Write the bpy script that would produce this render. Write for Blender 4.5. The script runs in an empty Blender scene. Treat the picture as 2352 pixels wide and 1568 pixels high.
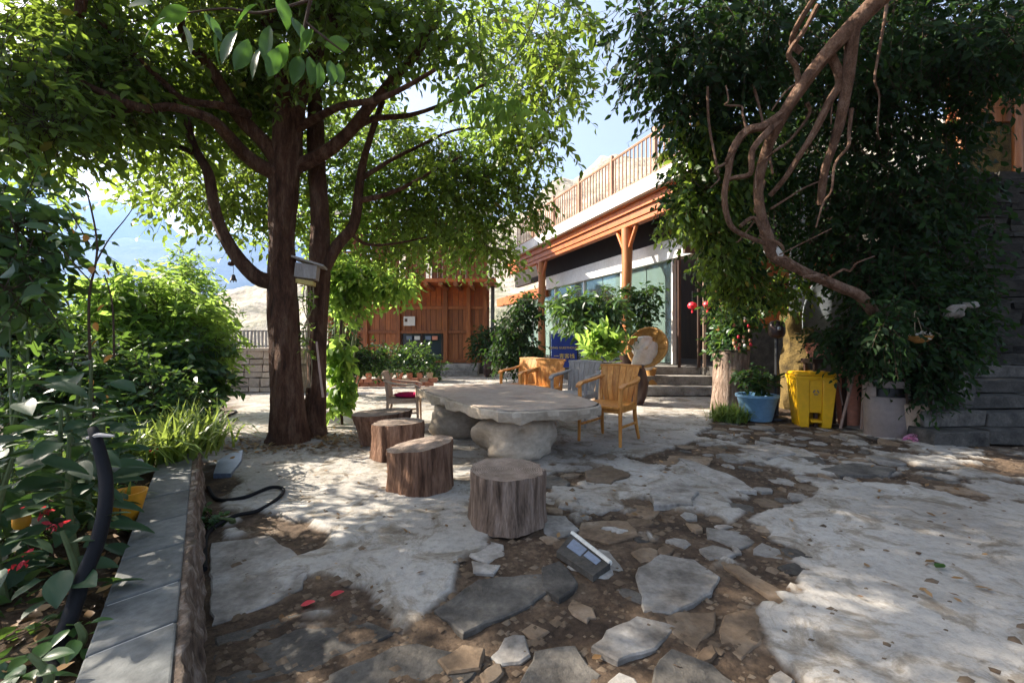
import bpy, math, random
import numpy as np
from mathutils import Vector, Matrix

R = random.Random(7)
NR = np.random.RandomState(11)
S = bpy.context.scene
COL = S.collection
rad = math.radians

# ------------------------------------------------------------------ camera, light, exposure
H = 1.15
F = 1000.0 / 2352.0
cam_d = bpy.data.cameras.new('camera')
cam = bpy.data.objects.new('camera', cam_d)
COL.objects.link(cam)
cam.location = (0, 0, H)
cam.rotation_euler = (rad(90), 0, 0)
cam_d.sensor_width = 36.0
cam_d.lens = 36.0 * F
cam_d.clip_start = 0.05
cam_d.clip_end = 9000
S.camera = cam

SUN_AZ = -74.0      # degrees from +Y towards +X
SUN_EL = 35.0
sv = Vector((math.sin(rad(SUN_AZ)) * math.cos(rad(SUN_EL)), math.cos(rad(SUN_AZ)) * math.cos(rad(SUN_EL)), math.sin(rad(SUN_EL))))
W = bpy.data.worlds.new('World')
S.world = W
W.use_nodes = True
wn = W.node_tree
wn.nodes.clear()
sky = wn.nodes.new('ShaderNodeTexSky')
sky.sky_type = 'NISHITA'
sky.sun_disc = False
sky.sun_elevation = rad(SUN_EL)
sky.sun_rotation = rad(SUN_AZ)
sky.air_density = 0.8
sky.dust_density = 5.0
sky.ozone_density = 0.0
bg = wn.nodes.new('ShaderNodeBackground')
bg.inputs['Strength'].default_value = 0.05
wo = wn.nodes.new('ShaderNodeOutputWorld')
veil = wn.nodes.new('ShaderNodeMix'); veil.data_type = 'RGBA'; veil.blend_type = 'ADD'
veil.inputs[0].default_value = 1.0
veil.inputs[7].default_value = (2.0, 2.1, 2.1, 1)
wn.links.new(sky.outputs[0], veil.inputs[6])
wn.links.new(veil.outputs[2], bg.inputs['Color'])
wn.links.new(bg.outputs[0], wo.inputs['Surface'])
sd = bpy.data.lights.new('sun', 'SUN')
sd.energy = 5.0
sd.angle = rad(0.53)
sd.color = (1.0, 0.91, 0.78)
sun = bpy.data.objects.new('sun', sd)
COL.objects.link(sun)
sun.rotation_euler = (-sv).to_track_quat('-Z', 'Y').to_euler()
sun.location = sv * 50
S.view_settings.view_transform = 'Standard'
S.view_settings.look = 'None'
S.view_settings.exposure = 2.05
S.view_settings.gamma = 1.0
S.view_settings.use_curve_mapping = False
S.cycles.max_bounces = 8
S.cycles.transparent_max_bounces = 8
S.cycles.volume_bounces = 0
S.cycles.sample_clamp_indirect = 6.0
S.cycles.use_denoising = True


def P(x, y, z):
    "overview pixel (2352 wide) at distance z -> world point"
    return ((x - 1176.0) / 1000.0 * z, z, H - (y - 784.0) / 1000.0 * z)


def GP(x, y, h=0.0):
    z = 1000.0 * (H - h) / (y - 784.0)
    return ((x - 1176.0) / 1000.0 * z, z)


# ------------------------------------------------------------------ noise in numpy
_T = np.random.RandomState(5).rand(256, 256)


def vnoise(x, y):
    xi = np.floor(x).astype(int); yi = np.floor(y).astype(int)
    fx = x - xi; fy = y - yi
    fx = fx * fx * (3 - 2 * fx); fy = fy * fy * (3 - 2 * fy)
    a = _T[xi & 255, yi & 255]; b = _T[(xi + 1) & 255, yi & 255]
    c = _T[xi & 255, (yi + 1) & 255]; d = _T[(xi + 1) & 255, (yi + 1) & 255]
    return (a + (b - a) * fx) * (1 - fy) + (c + (d - c) * fx) * fy


def fbm(x, y, o=4):
    s = 0; a = 0.5
    for i in range(o):
        s = s + a * (vnoise(x * 2 ** i + 17 * i, y * 2 ** i + 31 * i) - 0.5)
        a *= 0.5
    return s * 2


def poly_sd(px, py, poly):
    "signed distance, negative inside"
    poly = np.array(poly, float)
    d = np.full(px.shape, 1e9); ins = np.zeros(px.shape, bool)
    n = len(poly)
    for i in range(n):
        a = poly[i]; b = poly[(i + 1) % n]
        e = b - a
        wx = px - a[0]; wy = py - a[1]
        t = np.clip((wx * e[0] + wy * e[1]) / (e @ e + 1e-12), 0, 1)
        d = np.minimum(d, np.hypot(wx - e[0] * t, wy - e[1] * t))
        c = ((a[1] > py) != (b[1] > py)) & (px < (b[0] - a[0]) * (py - a[1]) / ((b[1] - a[1]) + 1e-12) + a[0])
        ins ^= c
    return np.where(ins, -d, d)


# ------------------------------------------------------------------ materials
def nt(name):
    m = bpy.data.materials.new(name)
    m.use_nodes = True
    n = m.node_tree
    n.nodes.clear()
    out = n.nodes.new('ShaderNodeOutputMaterial')
    return m, n, out


def ramp(n, fac, stops):
    r = n.nodes.new('ShaderNodeValToRGB')
    el = r.color_ramp.elements
    while len(el) < len(stops):
        el.new(0.5)
    for e, (p, c) in zip(el, stops):
        e.position = p
        e.color = (c[0], c[1], c[2], 1)
    n.links.new(fac, r.inputs[0])
    return r.outputs[0]


def math_node(n, op, a, b):
    m = n.nodes.new('ShaderNodeMath'); m.operation = op
    for i, v in enumerate((a, b)):
        if hasattr(v, 'links'):
            n.links.new(v, m.inputs[i])
        else:
            m.inputs[i].default_value = v
    return m.outputs[0]


def mixc(n, fac, a, b, mode='MIX'):
    m = n.nodes.new('ShaderNodeMix'); m.data_type = 'RGBA'; m.blend_type = mode
    for i, v in ((0, fac), (6, a), (7, b)):
        if hasattr(v, 'links'):
            n.links.new(v, m.inputs[i])
        elif i == 0:
            m.inputs[0].default_value = v
        else:
            m.inputs[i].default_value = (v[0], v[1], v[2], 1)
    return m.outputs[2]


def noise(n, scale, stretch=(1, 1, 1), detail=6, rough=0.6, coord='Object', dist=0.0, off=None):
    tc = n.nodes.new('ShaderNodeTexCoord')
    mp = n.nodes.new('ShaderNodeMapping')
    mp.inputs['Scale'].default_value = stretch
    n.links.new(tc.outputs[coord], mp.inputs[0])
    oi = n.nodes.new('ShaderNodeObjectInfo')
    mu = math_node(n, 'MULTIPLY', oi.outputs['Random'], 37.0)
    n.links.new(mu, mp.inputs['Location'])
    no = n.nodes.new('ShaderNodeTexNoise')
    no.inputs['Scale'].default_value = scale
    no.inputs['Detail'].default_value = detail
    no.inputs['Roughness'].default_value = rough
    no.inputs['Distortion'].default_value = dist
    n.links.new(mp.outputs[0], no.inputs['Vector'])
    return no.outputs['Fac']


def mat(name, c1, c2, scale=4, stretch=(1, 1, 1), rough=0.8, bump=0.3, bdist=0.01, spec=0.3, metal=0.0, c3=None, fine=0.5, var=0.25,
        bscale=None, coat=0.0, dist=0.0):
    m, n, out = nt(name)
    f = noise(n, scale, stretch, dist=dist)
    stops = [(0.3, c1), (0.7, c2)] if c3 is None else [(0.28, c1), (0.5, c2), (0.74, c3)]
    col = ramp(n, f, stops)
    f2 = noise(n, scale * 7, stretch, detail=4)
    g = ramp(n, f2, [(0.25, (1 - fine,) * 3), (0.7, (1.1,) * 3)])
    col = mixc(n, 1.0, col, g, 'MULTIPLY')
    oi = n.nodes.new('ShaderNodeObjectInfo')
    v = ramp(n, oi.outputs['Random'], [(0.0, (1 - var,) * 3), (1.0, (1 + var * 0.6,) * 3)])
    col = mixc(n, 1.0, col, v, 'MULTIPLY')
    b = n.nodes.new('ShaderNodeBsdfPrincipled')
    n.links.new(col, b.inputs['Base Color'])
    b.inputs['Roughness'].default_value = rough
    b.inputs['Specular IOR Level'].default_value = spec
    b.inputs['Metallic'].default_value = metal
    b.inputs['Coat Weight'].default_value = coat
    if bump > 0:
        bp = n.nodes.new('ShaderNodeBump')
        bp.inputs['Strength'].default_value = bump
        bp.inputs['Distance'].default_value = bdist
        fb = noise(n, bscale or scale * 4, stretch, detail=8, rough=0.65)
        n.links.new(fb, bp.inputs['Height'])
        n.links.new(bp.outputs[0], b.inputs['Normal'])
    n.links.new(b.outputs[0], out.inputs[0])
    return m


def leafmat(name, dark, light, trans, tw=0.45, rough=0.42, spec=0.5, odd=None):
    m, n, out = nt(name)
    ge = n.nodes.new('ShaderNodeNewGeometry')
    stops = [(0.0, dark), (0.85, light)]
    if odd:
        stops = [(0.0, dark), (0.8, light), (0.97, light), (0.985, odd)]
    col = ramp(n, ge.outputs['Random Per Island'], stops)
    f = noise(n, 2.0, detail=2)
    g = ramp(n, f, [(0.3, (0.75,) * 3), (0.7, (1.25,) * 3)])
    col = mixc(n, 1.0, col, g, 'MULTIPLY')
    b = n.nodes.new('ShaderNodeBsdfPrincipled')
    n.links.new(col, b.inputs['Base Color'])
    b.inputs['Roughness'].default_value = rough
    b.inputs['Specular IOR Level'].default_value = spec
    t = n.nodes.new('ShaderNodeBsdfTranslucent')
    tcol = ramp(n, ge.outputs['Random Per Island'], [(0.0, tuple(c * 0.75 for c in trans)), (1.0, trans)])
    n.links.new(tcol, t.inputs[0])
    mx = n.nodes.new('ShaderNodeMixShader')
    mx.inputs[0].default_value = tw
    n.links.new(b.outputs[0], mx.inputs[1])
    n.links.new(t.outputs[0], mx.inputs[2])
    n.links.new(mx.outputs[0], out.inputs[0])
    return m


def plain(name, c, rough=0.5, spec=0.5, metal=0.0, coat=0.0):
    return mat(name, tuple(v * 0.85 for v in c), tuple(min(1, v * 1.1) for v in c), scale=6, rough=rough, spec=spec, metal=metal, bump=0.1, bdist=0.002, fine=0.15, var=0.1, coat=coat)


M = {}
M['leaf_tree'] = leafmat('leaf_tree', (0.018, 0.048, 0.010), (0.055, 0.11, 0.018), (0.34, 0.48, 0.06), 0.5, 0.45, 0.35, odd=(0.25, 0.13, 0.02))
M['leaf_dark'] = leafmat('leaf_dark', (0.008, 0.022, 0.008), (0.02, 0.048, 0.013), (0.07, 0.15, 0.02), 0.3, 0.6, 0.2)  # near-black green: shade inside the foliage is put into the colour
M['leaf_lime'] = leafmat('leaf_lime', (0.05, 0.13, 0.02), (0.12, 0.22, 0.035), (0.42, 0.62, 0.11), 0.58, 0.5, 0.3)
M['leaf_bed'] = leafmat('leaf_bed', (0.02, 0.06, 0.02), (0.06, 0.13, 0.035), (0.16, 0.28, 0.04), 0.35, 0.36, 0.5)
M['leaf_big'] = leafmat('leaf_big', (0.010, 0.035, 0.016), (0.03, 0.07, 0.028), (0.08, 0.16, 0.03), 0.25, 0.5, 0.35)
M['leaf_mag'] = leafmat('leaf_mag', (0.02, 0.06, 0.012), (0.05, 0.11, 0.025), (0.10, 0.22, 0.03), 0.4, 0.4, 0.4)
M['leaf_orange'] = leafmat('leaf_orange', (0.35, 0.10, 0.02), (0.6, 0.28, 0.05), (0.7, 0.3, 0.05), 0.5)
M['grass'] = leafmat('grass_blade', (0.05, 0.10, 0.02), (0.13, 0.20, 0.04), (0.35, 0.45, 0.08), 0.45)
M['dry'] = leafmat('dry_leaf', (0.10, 0.05, 0.02), (0.34, 0.20, 0.08), (0.3, 0.15, 0.05), 0.2)
M['petal_red'] = leafmat('petal_red', (0.5, 0.02, 0.03), (0.8, 0.08, 0.10), (0.7, 0.05, 0.06), 0.4)
M['petal_white'] = leafmat('petal_white', (0.6, 0.6, 0.55), (0.8, 0.8, 0.75), (0.6, 0.6, 0.5), 0.4)
M['bark'] = mat('bark_brown', (0.04, 0.018, 0.010), (0.12, 0.056, 0.032), 13, (1, 1, 0.22), 0.9, 1.0, 0.04, 0.2, c3=(0.23, 0.14, 0.09), fine=0.55, var=0.1, dist=.5)
M['bark_tan'] = mat('bark_tan', (0.06, 0.033, 0.02), (0.19, 0.11, 0.072), 16, (1, 1, 0.5), 0.9, 1.0, 0.02, 0.15, c3=(0.30, 0.20, 0.14), fine=0.5, var=0.1)
M['twig'] = plain('twig_bark', (0.07, 0.045, 0.03), 0.9, 0.2)
M['stem'] = plain('green_stem', (0.10, 0.13, 0.05), 0.7, 0.3)
M['stump'] = mat('stump_side', (0.08, 0.055, 0.04), (0.34, 0.24, 0.18), 20, (1, 1, 0.12), 0.9, 1.0, 0.03, 0.15, c3=(0.54, 0.42, 0.34), fine=0.5, var=0.12, dist=0.4)
M['cut'] = mat('stump_cut', (0.11, 0.075, 0.055), (0.21, 0.15, 0.12), 5, (1, 1, 1), 0.85, 0.5, 0.006, 0.2, fine=0.4, var=0.1)
M['stone_table'] = mat('table_stone', (0.28, 0.22, 0.155), (0.46, 0.38, 0.29), 2.6, (1, 1, 1.4), 0.8, 0.6, 0.012, 0.35, c3=(0.58, 0.50, 0.40), fine=0.3, var=0.05)
M['table_top'] = mat('table_top_slate', (0.20, 0.145, 0.11), (0.36, 0.28, 0.22), 3, (1, 1, 1), 0.55, 0.3, 0.006, 0.5, c3=(0.38, 0.31, 0.25), fine=0.35, var=0.05)
M['stone_grey'] = mat('stone_grey', (0.10, 0.085, 0.07), (0.28, 0.255, 0.225), 5, (1, 1, 1), 0.85, 0.7, 0.01, 0.3, c3=(0.40, 0.385, 0.36), fine=0.35, var=0.3)
M['stone_brown'] = mat('stone_brown', (0.10, 0.065, 0.04), (0.20, 0.14, 0.09), 4, (1, 1, 1), 0.85, 0.7, 0.01, 0.3, c3=(0.30, 0.24, 0.18), fine=0.4, var=0.35)
M['stone_dark'] = mat('stone_dark', (0.035, 0.03, 0.026), (0.10, 0.09, 0.078), 6, (1, 1, 1), 0.8, 0.9, 0.012, 0.35, c3=(0.19, 0.17, 0.145), fine=0.4, var=0.4)
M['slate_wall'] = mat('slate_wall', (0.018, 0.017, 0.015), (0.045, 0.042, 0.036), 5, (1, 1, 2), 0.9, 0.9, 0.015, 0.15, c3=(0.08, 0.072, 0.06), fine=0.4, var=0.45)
M['wall_pale'] = mat('wall_pale', (0.34, 0.26, 0.20), (0.50, 0.42, 0.34), 4, (1, 1, 1), 0.9, 0.6, 0.01, 0.2, fine=0.3, var=0.3)
M['coping'] = mat('coping_slate', (0.07, 0.07, 0.068), (0.14, 0.145, 0.14), 4, (1, 1, 1), 0.75, 0.6, 0.008, 0.3, c3=(0.20, 0.20, 0.19), fine=0.4, var=0.12)
M['mortar'] = plain('pale_mortar', (0.45, 0.43, 0.40), 0.9, 0.2)
M['chip'] = mat('chipped_face', (0.04, 0.025, 0.018), (0.20, 0.14, 0.10), 16, (1, 1, .45), 0.8, 1.0, 0.015, 0.4, c3=(0.50, 0.43, 0.37), fine=0.4, var=0.3)
M['wood'] = mat('wood_varnish', (0.32, 0.10, 0.022), (0.46, 0.16, 0.04), 5, (6, 6, 0.5), 0.45, 0.3, 0.004, 0.5, c3=(0.55, 0.22, 0.06), fine=0.35, var=0.3)
M['wood_shaded'] = mat('wood_shaded', (0.20, 0.055, 0.016), (0.38, 0.12, 0.03), 5, (6, 6, 0.5), 0.5, 0.3, 0.004, 0.4, c3=(0.50, 0.18, 0.05), fine=0.4, var=0.35)  # darker copy of the wood: shade on the back house put into the colour
M['wood_red'] = mat('wood_red', (0.40, 0.085, 0.014), (0.62, 0.17, 0.028), 4, (1, 1, 1), 0.5, 0.3, 0.004, 0.4, fine=0.35, var=0.25)
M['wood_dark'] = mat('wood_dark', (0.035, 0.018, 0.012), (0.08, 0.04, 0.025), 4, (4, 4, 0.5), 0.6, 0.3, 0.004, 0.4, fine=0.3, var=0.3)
M['chair'] = mat('chair_wood', (0.36, 0.12, 0.02), (0.58, 0.235, 0.045), 5, (5, 5, 0.6), 0.5, 0.25, 0.003, 0.4, c3=(0.70, 0.36, 0.10), fine=0.3, var=0.18)
M['chair_grey'] = mat('chair_weathered', (0.27, 0.24, 0.22), (0.42, 0.38, 0.35), 5, (5, 5, 0.6), 0.7, 0.3, 0.003, 0.3, fine=0.3, var=0.15)
M['chair_pale'] = mat('chair_pale', (0.36, 0.25, 0.17), (0.50, 0.37, 0.27), 5, (5, 5, 0.6), 0.6, 0.3, 0.003, 0.3, fine=0.3, var=0.15)
M['white'] = mat('white_paint', (0.68, 0.66, 0.62), (0.80, 0.79, 0.76), 2, (1, 1, 1), 0.7, 0.15, 0.003, 0.3, fine=0.12, var=0.05)
M['rail'] = mat('rail_paint', (0.26, 0.13, 0.075), (0.40, 0.24, 0.15), 4, (1, 1, 1), 0.6, 0.1, 0.003, 0.3, fine=0.2, var=0.1)
M['yellow'] = mat('yellow_plastic', (0.70, 0.36, 0.005), (0.80, 0.44, 0.01), 2, (1, 1, 1), 0.38, 0.08, 0.002, 0.5, fine=0.12, var=0.02)
M['blue_pot'] = mat('blue_plastic', (0.10, 0.22, 0.36), (0.18, 0.32, 0.46), 3, (1, 1, 1), 0.5, 0.1, 0.002, 0.4, fine=0.2, var=0.02)
M['terracotta'] = mat('terracotta', (0.45, 0.16, 0.09), (0.60, 0.26, 0.17), 4, (1, 1, 1), 0.75, 0.2, 0.003, 0.3, fine=0.2, var=0.25)
M['darkpot'] = plain('dark_glazed_pot', (0.05, 0.025, 0.02), 0.35, 0.5)
M['bin'] = mat('bin_taupe', (0.17, 0.135, 0.12), (0.24, 0.195, 0.175), 3, (1, 1, 1), 0.45, 0.1, 0.002, 0.5, fine=0.15, var=0.02)
M['black'] = plain('black_plastic', (0.012, 0.012, 0.013), 0.45, 0.5)
M['hose'] = plain('black_hose', (0.008, 0.008, 0.010), 0.7, 0.2)
M['steel'] = plain('brushed_steel', (0.5, 0.5, 0.52), 0.3, 0.5, 0.9)
M['cloth_red'] = plain('cushion_red', (0.36, 0.012, 0.07), 0.95, 0.1)
M['cloth_grey'] = mat('grey_tarpaulin', (0.16, 0.18, 0.20), (0.28, 0.31, 0.33), 3, (1, 1, 1), 0.8, 0.5, 0.01, 0.2, fine=0.2, var=0.05)
M['cloth_white'] = mat('white_fleece', (0.62, 0.56, 0.50), (0.80, 0.76, 0.70), 5, (1, 1, 1), 1.0, 0.8, 0.02, 0.1, fine=0.2, var=0.02)
M['wicker'] = mat('wicker', (0.32, 0.15, 0.03), (0.52, 0.28, 0.08), 20, (1, 1, 1), 0.6, 0.8, 0.006, 0.4, fine=0.4, var=0.05)
M['sign_blue'] = plain('sign_blue', (0.012, 0.03, 0.22), 0.5, 0.4)
M['sign_gold'] = plain('sign_gold', (0.55, 0.42, 0.12), 0.5, 0.4)
M['paper'] = plain('paper_white', (0.7, 0.68, 0.62), 0.8, 0.2)
M['red'] = plain('lantern_red', (0.65, 0.02, 0.04), 0.5, 0.4)
M['rope'] = plain('pale_rope', (0.32, 0.26, 0.16), 0.9, 0.2)
M['stick'] = plain('bleached_stick', (0.42, 0.28, 0.22), 0.8, 0.2)
M['soil'] = mat('bed_soil', (0.03, 0.02, 0.013), (0.08, 0.055, 0.036), 10, (1, 1, 1), 0.95, 1.0, 0.02, 0.1, c3=(0.15, 0.11, 0.07), fine=0.5, var=0.0)
M['hill'] = mat('pale_hillside', (0.28, 0.24, 0.18), (0.48, 0.43, 0.35), 0.25, (1, 1, 1), 0.95, 0.6, 0.6, 0.1, c3=(0.10, 0.12, 0.06), fine=0.4, var=0.0)
M['mountain'] = mat('far_mountain', (0.02, 0.035, 0.025), (0.05, 0.06, 0.045), 0.004, (1, 1, 1), 0.95, 0.8, 20.0, 0.1, c3=(0.09, 0.09, 0.07), fine=0.4, var=0.0)
M['yellow_rock'] = mat('ochre_render', (0.05, 0.035, 0.015), (0.22, 0.15, 0.05), 6, (1, 1, 1), 0.9, 0.8, 0.02, 0.2, fine=0.5, var=0.05)
M['concrete'] = mat('concrete_post', (0.22, 0.22, 0.22), (0.33, 0.33, 0.32), 3, (1, 1, 1), 0.9, 0.3, 0.005, 0.2, fine=0.3, var=0.05)
M['slate_blue'] = mat('blue_slate', (0.10, 0.13, 0.19), (0.19, 0.24, 0.33), 6, (1, 1, 1), 0.3, 0.3, 0.004, 0.6, fine=0.3, var=0.05)  # blue base colour; on the ground tile it stands for a bluish reflection
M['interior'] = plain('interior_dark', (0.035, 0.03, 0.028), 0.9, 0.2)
M['orange_fruit'] = plain('orange_skin', (0.75, 0.33, 0.02), 0.5, 0.4)
M['window_dark'] = plain('window_dark', (0.02, 0.03, 0.05), 0.15, 0.6)

m, n, out = nt('cut_rings')
tc = n.nodes.new('ShaderNodeTexCoord')
wv = n.nodes.new('ShaderNodeTexWave'); wv.wave_type = 'RINGS'; wv.rings_direction = 'Z'; wv.inputs['Scale'].default_value = 28; wv.inputs['Distortion'].default_value = 3; wv.inputs['Detail Scale'].default_value = 1.5
n.links.new(tc.outputs['Object'], wv.inputs[0])
c1 = ramp(n, wv.outputs['Fac'], [(0.1, (0.15, 0.11, 0.085)), (0.9, (0.34, 0.26, 0.205))])
c2 = ramp(n, noise(n, 7, detail=9, rough=.7), [(0.35, (0.5, .46, .42)), (0.65, (1.2,) * 3)])
cc = mixc(n, 1.0, c1, c2, 'MULTIPLY')
b = n.nodes.new('ShaderNodeBsdfPrincipled'); n.links.new(cc, b.inputs['Base Color']); b.inputs['Roughness'].default_value = .85
bp = n.nodes.new('ShaderNodeBump'); bp.inputs['Strength'].default_value = .6; bp.inputs['Distance'].default_value = .008
n.links.new(noise(n, 25, detail=8), bp.inputs['Height']); n.links.new(bp.outputs[0], b.inputs['Normal'])
n.links.new(b.outputs[0], out.inputs[0])
M['cut'] = m

# glass
m, n, out = nt('green_glass')
g = n.nodes.new('ShaderNodeBsdfGlossy'); g.inputs['Roughness'].default_value = 0.08; g.inputs[0].default_value = (0.8, 0.95, 0.9, 1)
t = n.nodes.new('ShaderNodeBsdfTransparent'); t.inputs[0].default_value = (0.55, 0.72, 0.66, 1)
d = n.nodes.new('ShaderNodeBsdfDiffuse'); d.inputs[0].default_value = (0.35, 0.52, 0.46, 1)
f = n.nodes.new('ShaderNodeFresnel'); f.inputs[0].default_value = 1.6
a = n.nodes.new('ShaderNodeMixShader'); a.inputs[0].default_value = 0.35
n.links.new(t.outputs[0], a.inputs[1]); n.links.new(d.outputs[0], a.inputs[2])
b = n.nodes.new('ShaderNodeMixShader')
ff = math_node(n, 'ADD', f.outputs[0], 0.12)
n.links.new(ff, b.inputs[0]); n.links.new(a.outputs[0], b.inputs[1]); n.links.new(g.outputs[0], b.inputs[2])
n.links.new(b.outputs[0], out.inputs[0])
M['glass'] = m

# ground: cement over brown earth, split by a painted-in-geometry attribute that follows the raised cement
m, n, out = nt('ground_earth_cement')
at = n.nodes.new('ShaderNodeAttribute'); at.attribute_name = 'cement'
e1 = ramp(n, noise(n, 3.0, detail=8), [(0.3, (0.03, 0.02, 0.014)), (0.5, (0.08, 0.053, 0.034)), (0.72, (0.17, 0.12, 0.08))])
e2 = ramp(n, noise(n, 40.0, detail=4), [(0.3, (0.55,) * 3), (0.7, (1.25,) * 3)])
earth = mixc(n, 1.0, e1, e2, 'MULTIPLY')
c1 = ramp(n, noise(n, 1.3, detail=8), [(0.28, (0.25, 0.225, 0.195)), (0.5, (0.36, 0.335, 0.30)), (0.72, (0.46, 0.43, 0.39))])
c2 = ramp(n, noise(n, 22.0, detail=6, rough=0.75), [(0.3, (0.68,) * 3), (0.5, (1.0,) * 3), (0.72, (1.12,) * 3)])
cem = mixc(n, 1.0, c1, c2, 'MULTIPLY')
st = ramp(n, noise(n, 3.2, detail=10, rough=0.72, dist=0.8), [(0.50, (1, 1, 1)), (0.56, (0.7, 0.66, 0.6)), (0.68, (0.42, 0.35, 0.28))])
cem = mixc(n, 1.0, cem, st, 'MULTIPLY')
col = mixc(n, at.outputs['Fac'], earth, cem)
b = n.nodes.new('ShaderNodeBsdfPrincipled')
n.links.new(col, b.inputs['Base Color'])
b.inputs['Roughness'].default_value = 0.88
b.inputs['Specular IOR Level'].default_value = 0.25
bp = n.nodes.new('ShaderNodeBump'); bp.inputs['Strength'].default_value = 0.9; bp.inputs['Distance'].default_value = 0.02
n.links.new(noise(n, 14.0, detail=10, rough=0.7), bp.inputs['Height'])
n.links.new(bp.outputs[0], b.inputs['Normal'])
n.links.new(b.outputs[0], out.inputs[0])
M['ground'] = m


# ------------------------------------------------------------------ object helpers
def wloc(o):
    p = Vector((0, 0, 0))
    while o is not None:
        p = p + o.location
        o = o.parent
    return p


def tag(o, label=None, cat=None, group=None, kind=None):
    if label: o['label'] = label
    if cat: o['category'] = cat
    if group: o['group'] = group
    if kind: o['kind'] = kind
    return o


def thing(name, label, cat, loc=(0, 0, 0), rotz=0.0, group=None):
    o = bpy.data.objects.new(name, None)
    COL.objects.link(o)
    o.empty_display_size = 0.1
    o.location = loc
    o.rotation_euler = (0, 0, rotz)
    return tag(o, label, cat, group)


def link_mesh(name, me, parent=None):
    o = bpy.data.objects.new(name, me)
    COL.objects.link(o)
    o.parent = parent
    return o


def smooth(me, angle=40):
    me.polygons.foreach_set('use_smooth', np.ones(len(me.polygons), bool))
    try:
        me.set_sharp_from_angle(angle=rad(angle))
    except Exception:
        pass


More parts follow.
